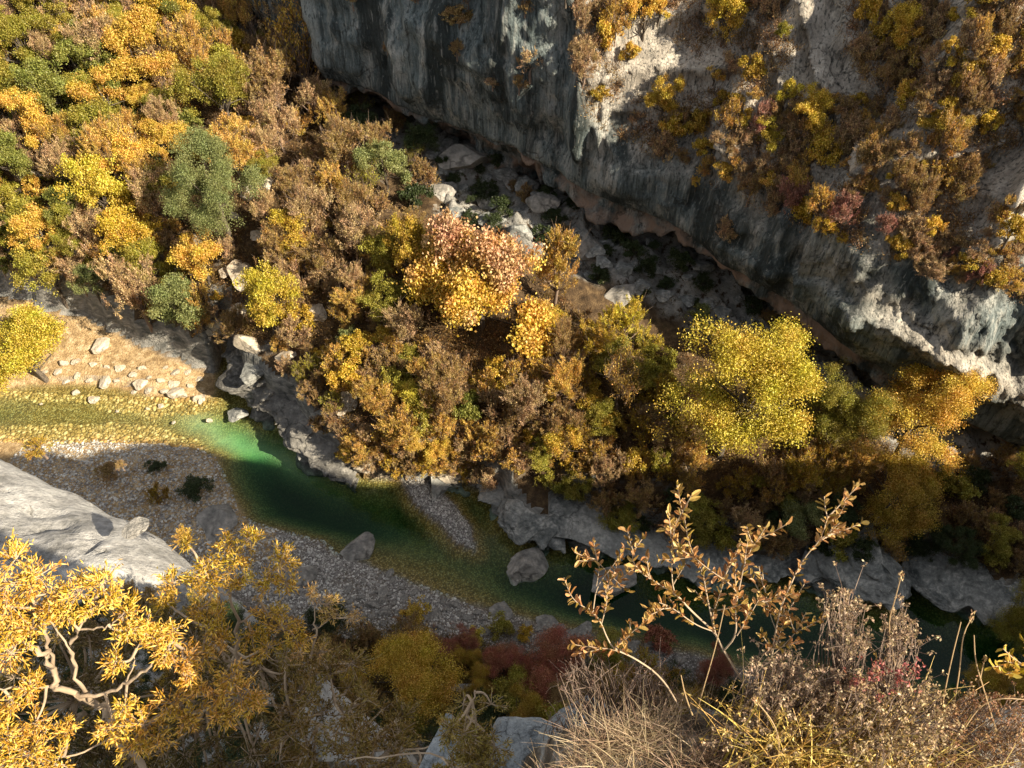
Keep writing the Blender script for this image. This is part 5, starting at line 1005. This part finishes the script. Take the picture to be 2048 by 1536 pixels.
for pts, lab, hd_ in [
 ([(1882, 1430, 2.6), (1890, 1380, 2.5), (1905, 1310, 2.4), (1922, 1244, 2.35)], 'leftmost of the tall bare seed stalks over the water', False),
 ([(1905, 1425, 2.6), (1920, 1340, 2.45), (1925, 1270, 2.4), (1945, 1232, 2.38)], 'tall seed stalk with a curled head, second from the left', True),
 ([(1995, 1470, 2.6), (1965, 1370, 2.45), (1950, 1320, 2.4), (1948, 1270, 2.38)], 'tall straight stalk leaning left over the dark water', False),
 ([(1960, 1360, 2.5), (1965, 1335, 2.45), (1970, 1318, 2.4)], 'short side stalk with a small seed head', True),
 ([(1390, 1450, 2.7), (1400, 1400, 2.6), (1430, 1300, 2.4), (1450, 1210, 2.3)], 'straight straw stalk crossing in front of the tall boxwood', False),
 ([(1790, 1330, 2.5), (1775, 1250, 2.4), (1790, 1200, 2.35), (1803, 1150, 2.3)], 'dark feathery stalk rising between the two wiry shrubs', True),
 ([(1555, 1536, 2.5), (1560, 1480, 2.4), (1545, 1440, 2.35), (1510, 1400, 2.3)], 'yellow grass stalk with a fat ear leaning left', True),
 ([(1505, 1440, 2.6), (1520, 1410, 2.55), (1555, 1355, 2.5)], 'thin pale stalk beside the yellow ear', False),
 ([(1920, 1470, 2.5), (1960, 1410, 2.45), (2000, 1395, 2.4), (2060, 1400, 2.4)], 'arching straw stem at the right edge', False),
 ([(1385, 1430, 2.6), (1370, 1390, 2.55), (1362, 1350, 2.5)], 'short bare stalk left of the tall boxwood', False)]: stalk(pts, lab, head=hd_)
# ------------------------------------------------------------------ labels of the repeats
def direction(dx, dy):
    a = math.degrees(math.atan2(-dy, dx)) % 360
    return ['to the right of', 'up and right of', 'straight above', 'up and left of', 'to the left of', 'down and left of', 'straight below', 'down and right of'][int(((a+22.5) % 360)//45)]
OR = ['nearest', 'second', 'third', 'fourth', 'fifth', 'sixth', 'seventh', 'eighth', 'ninth', 'tenth', 'eleventh', 'twelfth', 'thirteenth', 'fourteenth', 'fifteenth', 'sixteenth', 'seventeenth', 'eighteenth', 'nineteenth', 'twentieth']
bk = {}
for o, px, py, desc in FILL:
    l = min(LAND, key=lambda q: (q[0]-px)**2+(q[1]-py)**2); dd = (l[0]-px)**2+(l[1]-py)**2
    noun = {'stone': '', 'rock': ''}.get(o['category'], ' '+o['category'])
    bk.setdefault((desc+noun, direction(px-l[0], py-l[1]), l[2]), []).append((dd, o))
for (d, dr, l), v in bk.items():
    v.sort(key=lambda q: q[0])
    for i, (_, o) in enumerate(v):
        o['label'] = f"{d} {dr} the {l}" if len(v) == 1 else f"{OR[min(i, 19)]} {d} {dr} the {l}"
# ------------------------------------------------------------------ light
SUN_EL = math.radians(36); SUN_DIR = np.array([.88, -.475]); SUN_DIR = SUN_DIR/np.linalg.norm(SUN_DIR)
sd_ = Vector((SUN_DIR[0]*math.cos(SUN_EL), SUN_DIR[1]*math.cos(SUN_EL), math.sin(SUN_EL)))
ld = bpy.data.lights.new('sun', 'SUN'); ld.energy = 5.0; ld.angle = math.radians(.5); ld.color = (1, .87, .655)
lo = bpy.data.objects.new('sun', ld); C.objects.link(lo); lo.rotation_euler = sd_.to_track_quat('Z', 'Y').to_euler(); lo.location = (30, -20, 90)
w = bpy.data.worlds.new('World'); sc.world = w; w.use_nodes = True; nt = w.node_tree
bg = nt.nodes['Background']; sky = nt.nodes.new('ShaderNodeTexSky'); sky.sky_type = 'NISHITA'; sky.sun_disc = False
sky.sun_elevation = SUN_EL; sky.sun_rotation = math.atan2(sd_.x, sd_.y); hs_ = nt.nodes.new('ShaderNodeHueSaturation'); hs_.inputs['Saturation'].default_value = .18; nt.links.new(sky.outputs[0], hs_.inputs['Color']); nt.links.new(hs_.outputs[0], bg.inputs[0]); bg.inputs[1].default_value = .09
sc.view_settings.view_transform = 'Standard'; sc.view_settings.look = 'None'; sc.view_settings.exposure = 1.2; sc.view_settings.gamma = 1
sc.cycles.max_bounces = 6; sc.cycles.diffuse_bounces = 3; sc.cycles.transparent_max_bounces = 8; sc.cycles.volume_bounces = 0
